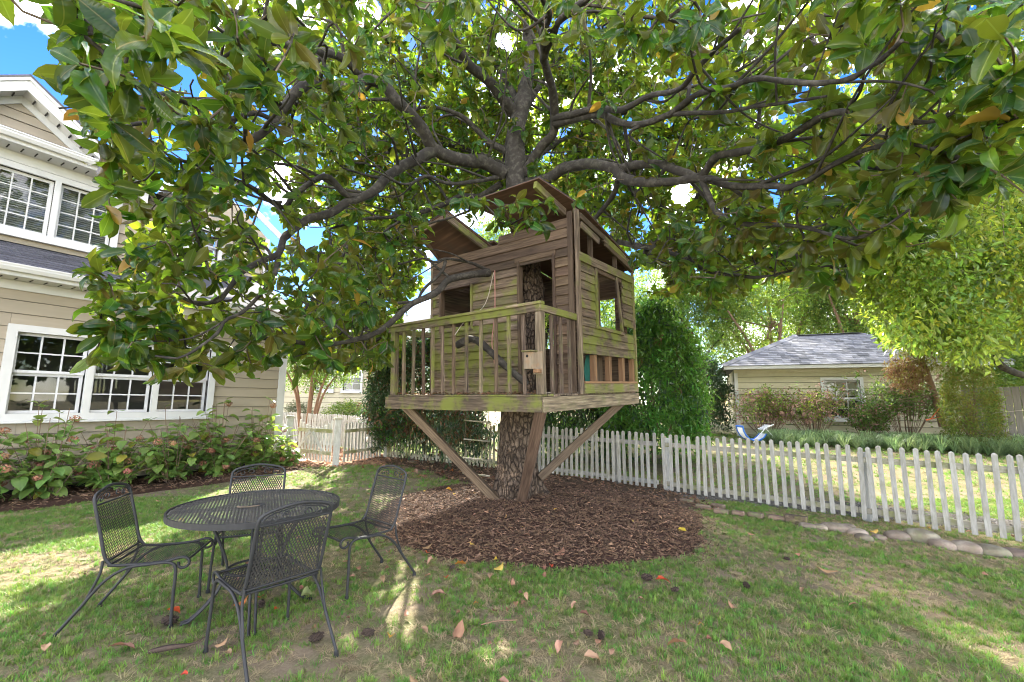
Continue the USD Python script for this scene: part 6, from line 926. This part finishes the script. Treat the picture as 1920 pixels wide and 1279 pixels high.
pts = np.vstack([lobes(r, (9.0, 8.9, 4.9), (4.2, 2.9, 4.2), 46, 3600, keep, .4), lobes(r, (7.2, 8.0, 4.4), (2.2, 1.8, 3.0), 26, 1900, keep, .4), fill])
foliage(BT, pts, .26, .115, .050, [M['birch'], M['maple2'], M['maple']], 6, 13, .75, [.60, .24, .16])
sp = []
for k in range(60):                    # hanging twigs
    a = at(r.uniform(1580, 1900), r.uniform(40, 480), r.uniform(6.6, 8.6)); e = a + [r.normal(-.35, .2), r.normal(-.2, .2), -r.uniform(.4, 1.0)]; sp.append(tube(smooth_path([a, (a + e) / 2 + [0, 0, .1], e], 6), np.linspace(.012, .004, 6), 4))
v, f, n = join(sp); mesh(BT, 'twigs', v, f, M['twig'], None, n, kind='stuff')
yy = smooth_path([at(1700, 420, 6.8), at(1560, 520, 6.4), at(1500, 545, 6.2), at(1460, 565, 6.1)], 12); tubepart(BT, 'branch', yy, np.linspace(.016, .004, 12), M['twig'], 5)
foliage(BT, np.repeat(yy[5:], 3, 0) + r.normal(0, .09, (21, 3)), .12, .10, .055, [M['birch']], 8, 7, .8)

# trees behind the shed and beyond
def back_tree(name, label, base, h, rad, mats, seed, stems=1, count=1600, L=.12, W=.06, bark='limb', lean=(0, 0), low=.35, probs=None, keep=None, nl=30, R=.28, r0=.14, group=None, ncl=12):
    b = g(*base); t = thing(name, label, 'tree', b, group=group); r = np.random.default_rng(seed); c = b + A([lean[0], lean[1], h - rad[2]])
    if stems == 1: tubepart(t, 'trunk', smooth_path([b - [0, 0, .2], b + [0, 0, h * .25], c - [0, 0, rad[2] * .2]], 12), np.linspace(r0, r0 * .5, 12), M[bark], 10); org = c - [0, 0, rad[2] * .8]
    else:
        for k in range(stems):
            a = k * 6.28 / stems + r.normal(0, .3); e = c + A([math.cos(a) * rad[0] * .6, math.sin(a) * rad[1] * .6, r.uniform(-.3, .3) * rad[2]]); tubepart(t, 'trunk', smooth_path([b + [math.cos(a) * .12, math.sin(a) * .12, -.1], b + (e - b) * .45 + [0, 0, h * .10], e], 14), np.linspace(r0, r0 * .3, 14), M[bark], 8)
        org = c - [0, 0, rad[2] * .4]
    limbs_to(t, org, [c + rand_dirs(1, r)[0] * A(rad) * .75 for _ in range(6)], r0 * .4, M[bark], r, wig=.25)
    foliage(t, lobes(r, c, rad, nl, count, keep, .5), R, L, W, mats, seed + 1, ncl, .3, probs); return t
MP1, MP2 = M['maple'], M['maple2']
back_tree('crape_myrtle_tree', 'multi-stemmed red barked tree right behind the shed roof, left of its ridge', (12.2, 20.5), 9.4, (3.8, 2.8, 3.4), [MP1, MP2], 31, 6, 2600, .13, .06, 'redbark', r0=.13, nl=36)
back_tree('crape_myrtle_tree', 'multi-stemmed dark barked tree behind the shed, over the right part of its ridge', (15.0, 19.0), 8.8, (3.6, 2.8, 3.2), [MP1, MP2], 33, 5, 2500, .13, .06, 'redbark', r0=.13, nl=36)
back_tree('round_headed_tree', 'dense green tree left of the shed, behind the cherry laurel', (8.2, 21.5), 8.8, (3.4, 2.8, 4.3), [MP1, MP2], 35, 3, 2800, .14, .065, 'limb', r0=.10, nl=36)
back_tree('silver_tree', 'pale silvery tree beyond the cherry laurel, in the gap right of the tree house', (9.2, 30.0), 9.6, (3.2, 3.0, 3.6), [M['greyleaf'], MP2], 37, 1, 1500, .18, .09, probs=[.7, .3])
back_tree('background_tree', 'tall bright green tree far behind the shed, highest over its roof', (17.5, 27.5), 13.5, (6.5, 4.0, 6.8), [MP2, MP1], 39, 1, 3300, .19, .09, R=.4, nl=40)
back_tree('background_tree', 'green tree at the far right behind the grey board fence', (20.0, 19.0), 9.5, (4.8, 3.6, 5.2), [MP2, MP1], 41, 1, 2300, .17, .08, R=.36, nl=40)
back_tree('background_tree', 'deep green tree behind the board fence, under the drooping branches', (15.5, 12.8), 6.0, (2.6, 2.2, 3.0), [MP1, MP2], 43, 1, 1700, .13, .06, nl=34)
back_tree('background_tree', 'green tree seen through the openings behind the tree house', (3.8, 24.0), 7.2, (4.0, 3.0, 3.8), [MP1, MP2], 45, 1, 1800, .17, .08, R=.34)
back_tree('tall_tree', 'tall leafy tree added far behind the tree house to shade the right lawn', (1.3, 17.8), 11.5, (3.4, 3.0, 4.4), [MP1, MP2], 49, 1, 2600, .17, .08, R=.34, nl=44, r0=.2)  # added tree, placed so its shadow covers the sunlit right lawn
back_tree('crape_myrtle_tree', 'small tree with bare reddish stems behind the gate, before the cream building', (-7.1, 15.6), 4.3, (1.7, 1.5, 1.4), [MP1], 47, 6, 900, .09, .045, 'redbark', r0=.075, nl=24)
# shrubs
def shrub(name, label, base, rad, mats, seed, count, L, W, R=.2, probs=None, droop=.3, nl=22, zc=.5, shape=None, ncl=12, shell=.7, cat='bush', group=None):
    b = g(*base); t = thing(name, label, cat, b, group=group); r = np.random.default_rng(seed); c = b + A([0, 0, rad[2] * zc * 2 - rad[2] * .0 - rad[2] * (2 * zc - 1)]); tubepart(t, 'stem', [b - [0, 0, .1], b + [0, 0, rad[2] * .6], c], [.06, .05, .03], M['stem'], 7)
    d = rand_dirs(count, r); d[:, 2] = np.where(d[:, 2] < -.97, -d[:, 2], d[:, 2]); lo_ = d[:, 2] < 0; d[lo_, :2] /= np.maximum(np.linalg.norm(d[lo_, :2], axis=1, keepdims=True), .2); bump = .78 + .34 * fbm(d * 2.6 + seed, 3, seed); p = c + d * A(rad) * (bump * r.uniform(shell, 1.0, count))[:, None]; p = p[p[:, 2] > b[2] + .05]
    if shape is not None: p = p[shape(p)]
    limbs_to(t, b + [0, 0, .2], [c + rand_dirs(1, r)[0] * A(rad) * .6 for _ in range(5)], .03, M['stem'], r, wig=.1)
    foliage(t, p, R, L, W, mats, seed + 1, ncl, droop, probs); return t
LAU, LAD, DEAD = M['laurel'], M['laurel_dark'], M['deadleaf']
shrub('cherry_laurel', 'big glossy bright green cherry laurel behind the white picket fence, right of the tree house', (3.35, 10.6), (1.25, 1.1, 1.95), [LAU, LAD], 51, 2400, .15, .042, .2, [.85, .15], .45)
shrub('cherry_laurel', 'dark cherry laurel behind the trunk and fence, under the tree house floor', (1.5, 11.6), (1.6, 1.0, 1.5), [LAD, LAU], 53, 1900, .14, .042, .2, [.75, .25], .45)
shrub('dark_evergreen_bush', 'very dark evergreen bush between the cherry laurel and the shed', (6.6, 16.0), (1.15, 1.2, 1.45), [LAD], 55, 1500, .11, .04, .2)
b_ = shrub('dark_laurel', 'dark laurel bush leaning over the mossy back fence, brown dead leaves below', (-2.25, 11.9), (1.65, 1.0, 1.75), [LAD, LAU, DEAD], 57, 2600, .14, .040, .2, [.80, .10, .10], .5)
r = np.random.default_rng(58); hang = A([(-2.3, 11.0, 1.2)]) + np.stack([r.uniform(-.9, 1.6, 330), r.uniform(-.15, .25, 330), r.uniform(-.55, .35, 330)], 1); hang[:, 1] -= .62 * (hang[:, 0] + 2.3); foliage(b_, hang, .14, .11, .034, [DEAD, LAD], 59, 9, 1.3, [.6, .4])
hang = A([at(870, 810, 9.6)]) + r.normal(0, 1, (170, 3)) * [.42, .12, .26]; foliage(b_, hang, .15, .12, .034, [LAD, DEAD], 60, 9, .9, [.9, .1])
shrub('round_bush', 'rounded light green bush before the cream building wall', (-6.2, 16.9), (.95, .8, .75), [MP1, MP2], 61, 700, .07, .035, .15)
shrub('small_white_flowered_bush', 'low pale leaved bush at the foot of the red barked tree', (-8.3, 17.5), (.6, .5, .7), [M['greyleaf']], 63, 350, .07, .035, .14)
# arborvitae at the right
def spray(r, n=16): return cluster(n, .13, .10, .018, r, -.2, 1.0)
AV = thing('leaning_arborvitae', 'leaning golden arborvitae with bare brown underside, tied back with an orange strap', 'tree', g(11.55, 11.6)); r = np.random.default_rng(65)
tk = smooth_path([at(1768, 800, 11.7), at(1755, 750, 11.7), at(1742, 710, 11.6), at(1722, 655, 11.5), at(1708, 590, 11.4), at(1700, 520, 11.3)], 18); tubepart(AV, 'trunk', tk, np.linspace(.085, .03, 18), M['redbark'], 9)
dk = []
for k in range(46): i = r.integers(2, 11); e = tk[i] + A([-r.uniform(.3, 1.1), r.uniform(-.4, .1), r.uniform(-.15, .35)]); dk.append(tube(smooth_path([tk[i], (tk[i] + e) / 2 + [0, 0, .08], e], 6), np.linspace(.014, .004, 6), 4))
v, f, n = join(dk); mesh(AV, 'bare_twigs', v, f, M['stem'], None, n, kind='stuff')
p1 = A([at(1735, 605, 11.3)]) + rand_dirs(900, r) * (r.uniform(.35, 1.05, 900))[:, None] * [1.05, .6, 1.25]; p1 = p1[(p1[:, 2] > 2.1 + .25 * np.sin(p1[:, 0] * 6))]; foliage(AV, p1, .20, .12, .022, [M['arbor'], M['arbor_green']], 66, 16, .1, [.8, .2])
p2 = A([at(1700, 700, 11.3)]) + rand_dirs(220, r) * (r.uniform(.5, 1, 220))[:, None] * [.45, .4, .45]; foliage(AV, p2, .13, .10, .018, [DEAD, M['arbor']], 67, 14, .4, [.8, .2])
tubepart(AV, 'strap', smooth_path([at(1762, 765, 11.55), at(1745, 785, 11.3), at(1737, 787, 11.2)], 8), .012, M['strap'], 5); tubepart(AV, 'strap', smooth_path([at(1737, 788, 11.2), at(1770, 780, 11.5)], 6), .010, M['strap'], 5)
AV2 = shrub('arborvitae_bush', 'bushy yellow-green arborvitae beside the grey board fence', (11.15, 10.85), (.60, .52, 1.2), [M['arbor_green'], M['arbor']], 69, 800, .10, .018, .14, [.7, .3], -.2, ncl=16)
# shrubs before the shed: bare brown stems fanning out, leaves and faded heads on top
def fan_shrub(label, base, h, spread, seed, heads, leafm, nst=44):
    spread *= 1.35
    b = g(*base); t = thing('faded_shrub', label, 'bush', b, group=None); r = np.random.default_rng(seed); st, tips_ = [], []
    for k in range(nst):
        a = r.uniform(0, 6.28); l = r.uniform(.1, 1) * spread; e = b + A([math.cos(a) * l, math.sin(a) * l * .7, h * r.uniform(.7, 1.0)]); p = smooth_path([b + [math.cos(a) * .12, math.sin(a) * .1, 0], b + (e - b) * .5 + A([math.cos(a), math.sin(a), 0]) * l * .18, e], 7); st.append(tube(p, np.linspace(.010, .005, 7), 4)); tips_ += [p[-1], p[-2], p[-3]]
    v, f, n = join(st); mesh(t, 'stems', v, f, M['stem'], None, n); tips_ = A(tips_); pts = np.repeat(tips_, 5, 0) + r.normal(0, .12, (len(tips_) * 5, 3)); foliage(t, pts, .12, .085, .042, [leafm, M['pinkbloom']], seed + 1, 6, .2, [.50, .50] if heads > 4 else [.88, .12])
    for i in range(heads): v, f = bloom(r, r.uniform(.06, .085), seed); mesh(t, 'dried_flower_head', v + tips_[r.integers(len(tips_))] + [0, -.05, .04], f, M['pinkbloom'])
fan_shrub('faded pinkish shrub at the left end of the shed, beside the blue and white chair', (7.9, 13.9), 1.45, .75, 71, 16, MP2)
fan_shrub('faded pinkish shrub just left of the shed window', (8.95, 13.3), 1.5, .7, 73, 14, MP2)
fan_shrub('thin greenish shrub with grey bare stems under the shed window', (10.1, 12.75), 1.05, .5, 75, 3, MP1)
fan_shrub('tall green shrub right of the shed window, its tip above the sill', (10.75, 12.3), 1.85, .8, 77, 3, MP1, 40)
# strappy border grass before the shed
LQ = thing('border_grass', 'band of long arching strappy leaves along the bed before the shed', 'border grass', g(9.8, 11.6)); tag(stage.GetPrimAtPath(LQ), kind='stuff'); r = np.random.default_rng(79); bl = []
for k in range(26):
    a = r.uniform(0, 6.28); l = r.uniform(.18, .36); hh = r.uniform(.14, .30); t_ = np.linspace(0, 1, 6); xs = l * t_; zs = hh * np.sin(t_ * 2.3) ; w_ = .006 * (1 - t_ * .8); d = A([math.cos(a), math.sin(a), 0]); q_ = A([-math.sin(a), math.cos(a), 0]); v = np.vstack([np.outer(xs, d) + np.outer(zs, [0, 0, 1]) - np.outer(w_, q_), np.outer(xs, d) + np.outer(zs, [0, 0, 1]) + np.outer(w_, q_)]); bl.append((v, A([[i, i + 1, 7 + i, 6 + i] for i in range(5)])))
v, f, _ = join(bl); n_ = 520; tt = r.random(n_); cx = 7.4 + tt * 6.2; cy = 13.0 - tt * 3.6 + r.normal(0, .36, n_); pz = gz(cx, cy); instancer(LQ, 'blades', [(v, f, None, M['liriope'])], np.stack([cx, cy, pz], 1), rotm_from(np.stack([np.cos(tt * 999), np.sin(tt * 999), tt * 0], 1), np.tile([0, 0, 1.0], (n_, 1))), r.uniform(.7, 1.5, n_), np.zeros(n_, int), kind='stuff')

# blue and white plastic sled by the shed corner, clothes line
LC = thing('lawn_chair', 'blue edged white sling lawn chair by the left end of the shed', 'chair', g(6.62, 13.0)); c0_ = g(6.62, 13.0) + A([0, 0, .10]); sv, sf = [], []
for i in range(9):
    for j in range(5): a_ = math.pi * (1.02 + .80 * i / 8); sv.append(c0_ + [.34 + .36 * math.cos(a_), -.18 + .36 * j / 4, .40 + .42 * math.sin(a_)])
for i in range(8):
    for j in range(4): k = i * 5 + j; sf.append([k, k + 5, k + 6, k + 1])
sv = A(sv); mesh(LC, 'sling', sv, sf, M['white_plastic'], None, vnormals(sv, sf))
for j in (0, 4): tubepart(LC, 'edge', sv[j::5], .022, M['blue'], 7)
tubepart(LC, 'edge', sv[:5], .03, M['blue'], 7)
for k in range(4): tubepart(LC, 'back_strap', [c0_ + [.62 + .06 * k, -.16, .30 + .035 * k], c0_ + [.62 + .06 * k, .18, .30 + .035 * k]], .02, M['white_plastic'], 5)
tubepart(LC, 'frame', [c0_ + [.55, -.19, .30], c0_ + [.70, -.19, .38], c0_ + [.86, -.19, .44]], .014, M['white_plastic'], 6); tubepart(LC, 'frame', [c0_ + [.25, -.19, -.08], c0_ + [.62, -.19, .34], c0_ + [.98, -.19, -.08]], .014, M['white_plastic'], 6)
v, f, n = tube(smooth_path([at(1852, 776, 10.6), at(1890, 772, 10.4), at(1935, 768, 10.2)], 8), .004, 4); world('clothes_line', v, tri(f), M['rope'], 'thin pale line stretched from the arborvitae bush to the right edge', 'line', n=n)
# dead weeds under the deck edge and the slug of leaves on the deck
DL = thing('deck_litter', 'dry leaves and debris lying along the front edge of the tree house deck', 'leaf litter', T(1.2, .1, .2)); tag(stage.GetPrimAtPath(DL), kind='stuff'); r = np.random.default_rng(81); n_ = 170; aa = r.uniform(.1, 2.7, n_); pts = A([T(a, abs(r.normal(.06, .14)), .212 + r.uniform(0, .02)) for a in aa]); FL = leaf(.07, .03, .8, .3, .1, 4, 2, 1.0, .1, 91)
instancer(DL, 'pieces', [(*FL, M['fall_brown']), (*FL, M['deadleaf'])], pts, rotm_from(rand_dirs(n_, r) * [1, 1, .25], A([[0, 0, 1.0]]) + r.normal(0, .4, (n_, 3))), r.uniform(.5, 1.3, n_), r.integers(0, 2, n_), kind='stuff')

# ------------------------------------------------------------------ grass, mulch chips, fallen leaves, seed cones
gr = np.random.default_rng(90)
def tuft(n, h, spread, r, wid=.0028):
    out = []
    for k in range(n):
        a = r.uniform(0, 6.28); d = A([math.cos(a), math.sin(a), 0]); q_ = A([-d[1], d[0], 0]); b = A([*(r.normal(0, .018, 2)), 0]); l = h * r.uniform(.55, 1.15); t_ = A([0, .45, .8, 1]); lean = r.uniform(.25, 1.0) * spread; P_ = b + np.outer(l * lean * t_**1.6, d) + np.outer(l * (t_ - .25 * lean * t_**2), [0, 0, 1]); w_ = wid * A([1, .85, .5, .05])
        v = np.vstack([P_ - np.outer(w_, q_), P_ + np.outer(w_, q_)]); out.append((v, A([[i, i + 1, 5 + i, 4 + i] for i in range(3)])))
    return join(out)[:2]
tg = [tuft(14, .050, 1.0, gr), tuft(12, .038, 1.4, gr), tuft(16, .064, .9, gr, .003)]; td_ = tuft(14, .045, 2.2, gr)
def lawn_ok(x, y):
    o = (x - HC[0]) * HN[0] + (y - HC[1]) * HN[1]; s_ = (x - HC[0]) * HS[0] + (y - HC[1]) * HS[1]
    ok = (mulch_in(x, y) < -.02) & ~((bed_in(x, y) > -.03)) & (path_in(x, y) < -.02) & ~((o < .02) & (s_ > -.2)); return ok
def scatter(n, x0, x1, y0, y1):
    x, y = gr.uniform(x0, x1, n), gr.uniform(y0, y1, n); q = np.abs(x / np.maximum(y, .1)) < 1.30; return x[q], y[q]
X1, Y1 = scatter(120000, -8, 8, 1.5, 7.0); X2, Y2 = scatter(34000, -9, 15, 7.0, 16.0); gxx, gyy = np.concatenate([X1, X2]), np.concatenate([Y1, Y2])
pt = fbm(np.stack([gxx * .95, gyy * .95, gxx * 0 + 3], -1), 4, 17); pt2 = fbm(np.stack([gxx * 5, gyy * 5, gxx * 0 + 3], -1), 2, 18); green = sstep(pt + .5 * (pt2 - .5) + .10 * sstep(-gxx, .5, 4) - .03 * sstep(gxx, -2, 3) * (gyy < 6) + .10 * (beyond(gxx, gyy) > .1), .41, .59)
soil_m = sstep(soil_in(gxx, gyy), .0, -.35) if False else 1 - sstep(soil_in(gxx, gyy), -.25, .35); grav = 1 - .85 * sstep(gravel_in(gxx, gyy), -.05, .1); tread = 1 - .55 * np.exp(-((np.hypot(gxx + 1.6, gyy - 3.3) - .75) / .45)**2)
dens = (.40 + .60 * green) * soil_m * grav * tread * np.where(beyond(gxx, gyy) > .1, .75, 1.0); k_ = (gr.random(len(gxx)) < dens) & lawn_ok(gxx, gyy); gxx, gyy, green = gxx[k_], gyy[k_], green[k_]; n_ = len(gxx)
dry = gr.random(n_) > .42 + .5 * green; idx = np.where(dry, 3, gr.choice(3, n_, p=[.45, .4, .15])); a = gr.uniform(0, 6.28, n_)
GRS = thing('grass', 'short patchy green and straw coloured grass over the whole yard', 'grass'); tag(stage.GetPrimAtPath(GRS), kind='stuff')
instancer(GRS, 'tufts', [(*t_, None, M['grass']) for t_ in tg] + [(*td_, None, M['grass_dry'])], np.stack([gxx, gyy, gz(gxx, gyy) - .004], 1), rotm_from(np.stack([np.cos(a), np.sin(a), 0 * a], 1), np.tile([0, 0, 1.0], (n_, 1)) + gr.normal(0, .12, (n_, 3))), gr.uniform(.5, .95, n_) * np.where(gyy > 8, 1.4, 1.0), idx, kind='stuff')
print('tufts', n_)
def chips(name, label, inside, bounds, n, mats, probs, L, hfun, z, extra=None):
    r = np.random.default_rng(len(name)); x, y = r.uniform(bounds[0], bounds[1], n), r.uniform(bounds[2], bounds[3], n); k = inside(x[None], y[None])[0] > -.04; k |= (inside(x[None], y[None])[0] > -.22) & (r.random(n) < .12); x, y = x[k], y[k]; m = len(x); C_ = thing(name, label, 'mulch'); tag(stage.GetPrimAtPath(C_), kind='stuff')
    P_ = []
    for mt in mats:
        v, f = BX_V * [L, L * .22, L * .10], BX_F; P_.append((v + r.normal(0, L * .03, v.shape), f, None, mt))
    a = r.uniform(0, 6.28, m); tl = r.normal(0, .35, m); instancer(C_, 'pieces', P_, np.stack([x, y, hfun(x, y) + z + r.uniform(0, .012, m)], 1), rotm_from(np.stack([np.cos(a), np.sin(a), tl], 1), np.tile([0, 0, 1.0], (m, 1)) + r.normal(0, .35, (m, 3))), r.uniform(.35, 1.5, m), r.choice(len(mats), m, p=probs), kind='stuff')
def mulch_h(x, y): d = mulch_in(x, y); return gz(x, y) + 0.05 * sstep(d, 0, .25) + 0.10 * sstep(d, 0.2, 2.0) + .07 * (fbm(np.stack([x * 7, y * 7, x * 0], -1), 4, 11) - .5) * sstep(d, 0, .2)
chips('mulch_chips', 'dark brown shredded bark chips covering the round bed under the tree', mulch_in, (-2.0, 2.8, 4.0, 8.7), 52000, [M['chip'], M['chip_pale'], M['chip_orange']], [.90, .09, .01], .036, mulch_h, .004)
chips('bed_chips', 'brown bark chips on the planting bed under the hydrangeas', bed_in, (-9.5, -4.2, 3.5, 11), 9000, [M['chip'], M['chip_pale']], [.88, .12], .05, lambda x, y: gz(x, y) + .05, .006)
chips('path_chips', 'orange brown wood chips on the path by the gate', path_in, (-9, -3, 9.5, 16.3), 7000, [M['chip_orange'], M['chip_pale']], [.75, .25], .08, lambda x, y: gz(x, y) + .018, .006)
chips('soil_litter', 'brown bits of bark and leaf on the bare soil below the back fence', soil_in, (-3.7, 3.1, 6.3, 12.2), 9000, [M['chip'], M['chip_pale'], M['fall_brown']], [.62, .23, .15], .055, lambda x, y: gz(x, y) + .025, .012)
chips('gravel_pebbles', 'small grey pebbles in the drain strip along the stones', gravel_in, (2.3, 7.4, 3.1, 8.0), 9000, [M['pebble']], [1.0], .03, lambda x, y: gz(x, y) + .012, .006)
# fallen leaves
def fleaf(L, W, curl, seed): return leaf(L, W, curl, .35, .10, 6, 4, 1.05, .12, seed)
def lay(name, p, L, W, curl, seed, mat, label, group=None, rz=0.0, flip=False, cat='fallen leaf', up=.012):
    r = np.random.default_rng(seed); v, f, n = fleaf(L, W, curl, seed); z = A([r.normal(0, .2), r.normal(0, .2), -1.0 if flip else 1.0]); R_ = rotm_from(A([[math.cos(rz), math.sin(rz), r.normal(0, .12)]]), unit(z)[None])[0]; m = np.eye(4); m[:3, :3] = R_; m[:3, 3] = p; zz = (v @ R_.T)[:, 2]; m[2, 3] += up - zz.min() * .75
    return mesh('/World', name, v, f, M[mat], m, n, label, cat, group)
def hz(x, y): return float(mulch_h(A([x]), A([y]))[0]) if float(mulch_in(A([[x]]), A([[y]]))[0, 0]) > 0 else float(gz(x, y)) + .015
named = [((1038, 1049), .17, .085, 'fall_tan', 'large tan magnolia leaf lying flat on the front of the dark mulch', .9), ((1294, 1227), .15, .055, 'fall_tan', 'long pale tan leaf on the lawn at bottom right, lit along its edge', 2.2), ((1090, 1240), .13, .06, 'fall_tan', 'curled tan leaf near the bottom edge, right of centre', .4), ((851, 1197), .13, .07, 'fall_tan', 'folded tan leaf on the grass near the bottom centre', 1.3), ((805, 1119), .12, .06, 'fall_tan', 'pinkish tan leaf standing on edge below the right chair', .3),
 ((851, 1062), .10, .07, 'fall_orange', 'bright orange-red leaf at the front left rim of the mulch', 0), ((924, 1071), .10, .08, 'fall_yellow', 'bright yellow leaf at the front rim of the mulch', .5), ((1290, 1003), .12, .08, 'fall_yellow', 'yellow leaf at the right rim of the mulch bed', 2.6), ((834, 925), .12, .07, 'fall_yellow', 'yellow leaf on the left back rim of the mulch', .2), ((1576, 1075), .18, .06, 'fall_tan', 'long brown leaf lying alone on the right lawn', 2.8), ((330, 978), .08, .06, 'fall_yellow', 'small yellow leaf behind the left chair', .1),
 ((310, 1148), .09, .06, 'fall_orange', 'orange leaf on the grass by the left chair front foot', .2), ((434, 1140), .10, .07, 'fall_orange', 'red-orange leaf under the table', .7), ((560, 1132), .12, .10, 'fall_green', 'broad pale yellow-green leaf under the front chair', .9), ((1225, 1096), .14, .06, 'fall_orange', 'reddish leaf on grass just in front of the mulch, right of centre', .1), ((1630, 1000), .11, .07, 'fall_yellow', 'yellow leaf on the gravel beside the river stones', 0.2), ((195, 1221), .16, .05, 'fall_tan', 'pale curled leaf on the left lawn behind the bottom edge', .1), ((1085, 1155), .08, .05, 'fall_brown', 'small brown leaf on the mid lawn below the mulch', .1), ((790, 1029), .10, .06, 'fall_tan', 'tan leaf on the left part of the dark mulch', .1)]
for i, (px, L_, W_, mt, lab, rz) in enumerate(named):
    p = ground_pt(px[0], px[1], .03); p = A([p[0], p[1], hz(p[0], p[1])]); lay('fallen_leaf', p, L_, W_, .5 + .1 * (i % 5), 200 + i, mt, lab, None, rz, i % 3 == 0)
r = np.random.default_rng(95); kinds = [('fall_tan', 'dry tan magnolia leaf fallen on the patchy lawn', 'tan leaves fallen on the lawn', .42), ('fall_brown', 'small dark brown leaf fallen on the patchy lawn', 'brown leaves fallen on the lawn', .40), ('fall_orange', 'small reddish leaf fallen on the lawn near the chairs and mulch', 'reddish leaves fallen on the lawn', .08), ('fall_yellow', 'small yellow leaf fallen on the lawn', 'yellow leaves fallen on the lawn', .10)]
cnt = 0
while cnt < 95:
    if r.random() < .45: x, y = r.normal(-.7, .9), r.normal(3.6, .6)
    else: x, y = r.uniform(-5, 6.5), r.uniform(1.9, 8.0)
    if abs(x / y) > 1.2 or y < 1.75 or float(bed_in(A([[x]]), A([[y]]))[0, 0]) > 0 or float(beyond(x, y)) > -.1: continue
    mi = float(mulch_in(A([[x]]), A([[y]]))[0, 0])
    if mi > .15: continue
    k = kinds[r.choice(4, p=[q[3] for q in kinds])]; big = k[0] == 'fall_tan'; lay('fallen_leaf', A([x, y, hz(x, y)]), r.uniform(.045, .09) if big else r.uniform(.025, .05), r.uniform(.03, .05), r.uniform(.2, 1.6), 300 + cnt, k[0], k[1], k[2], r.uniform(0, 6.28), r.random() < .4); cnt += 1
cnt = 0
while cnt < 42:
    x, y = r.uniform(-2, 2.7), r.uniform(4.2, 8.2)
    if float(mulch_in(A([[x]]), A([[y]]))[0, 0]) < .1 or math.hypot(x - .1, y - 6.8) < .6: continue
    k = [('fall_tan', 'small dry tan leaf fallen on the dark mulch', 'tan leaves on the mulch'), ('fall_yellow', 'tiny yellow leaf fallen on the dark mulch', 'yellow leaves on the mulch')][int(r.random() < .3)]; lay('fallen_leaf', A([x, y, hz(x, y)]), r.uniform(.04, .09), r.uniform(.02, .04), r.uniform(.2, 1.2), 500 + cnt, k[0], k[1], k[2], r.uniform(0, 6.28), r.random() < .5); cnt += 1
x = r.uniform(-3.3, 0.2, 60); y = 11.4 - .62 * (x + 3.0) - r.uniform(.1, 1.9, 60)
for i in range(60):
    if float(mulch_in(A([[x[i]]]), A([[y[i]]]))[0, 0]) < 0: lay('fallen_leaf', A([x[i], y[i], hz(x[i], y[i]) + .02]), r.uniform(.10, .2), r.uniform(.04, .08), r.uniform(.2, 1.2), 600 + i, ['fall_tan', 'fall_brown', 'fall_orange'][r.choice(3, p=[.55, .38, .07])], 'dry leaf on the bare soil before the mossy back fence', 'leaves on the soil below the back fence', r.uniform(0, 6.28), r.random() < .5)
# dark seed cones
def cone(p, L, a, seed):
    m = trimesh.creation.icosphere(3); v = np.array(m.vertices); v = v * [L / 2, L * .26, L * .26] * (.85 + .55 * (np.sin(v[:, :1] * 19) * np.sin(np.arctan2(v[:, 1:2], v[:, 2:3]) * 6 + v[:, :1] * 9)) + .6 * (fbm(v * 5 + seed, 2, seed)[:, None] - .5)); v = v @ trimesh.transformations.rotation_matrix(a, [0, 0, 1])[:3, :3].T + p; return v, m.faces
for i, (px, L_, lab) in enumerate([((690, 1188), .09, 'dark spiky seed cone on the grass below the front chair, left of centre'), ((1127, 1191), .09, 'dark seed cone on the lawn near the bottom centre'), ((1103, 1186), .07, 'smaller dark seed cone left of another cone, bottom centre'), ((593, 1196), .10, 'dark seed cone touching the right back foot of the front chair'), ((490, 1137), .09, 'dark seed cone under the middle of the table'), ((318, 1163), .11, 'brown scaly seed cone by the left chair front foot'), ((1400, 1101), .09, 'brown scaly seed cone on the right lawn'), ((1213, 1086), .10, 'dark crumbled seed cone just in front of the mulch'), ((848, 1068), .07, 'small dark seed cone at the front left rim of the mulch'), ((1475, 1049), .06, 'small dark seed cone on the right lawn near the stones'), ((1266, 1110), .08, 'dark seed cone in a green grass patch right of centre'), ((1215, 1085), .05, 'tiny dark seed cone beside the crumbled one')]):
    p = ground_pt(px[0], px[1], .03); p = A([p[0], p[1], float(gz(p[0], p[1])) + .035]); v, f = cone(p, L_ * .85, i * 1.3, i); world('seed_cone', v, f, M['cone'], lab, 'seed cone', n=vnormals(v, f))
p = ground_pt(318, 1226, .02); v, f, n = tube(smooth_path([p + [-.11, -.02, .02], p + [0, .0, .035], p + [.10, .05, .03], p + [.14, .09, .05]], 12), [.010, .013, .015, .016, .016, .015, .013, .011, .008, .006, .005, .003], 6); world('fallen_stick', v, tri(f), M['cone'], 'short dark stick lying on the grass at bottom left', 'stick', n=n)
p = ground_pt(930, 1172, .02); v, f, n = tube(smooth_path([p + [-.1, -.02, .01], p + [0, .01, .02], p + [.14, .04, .015]], 8), .004, 5); world('fallen_stick', v, tri(f), M['chip_pale'], 'thin pale twig on the grass at the bottom centre', 'stick', n=n)
p = at(487, 959, 3.2); p = A([TC[0] - .02, TC[1] - .12, TZ + .012]); v, f, n = tube(smooth_path([p + [-.07, 0, 0], p, p + [.08, .015, .008]], 8), .005, 5); world('table_twig', v, tri(f), M['twig'], 'small dark twig lying on the mesh table top', 'twig', n=n)
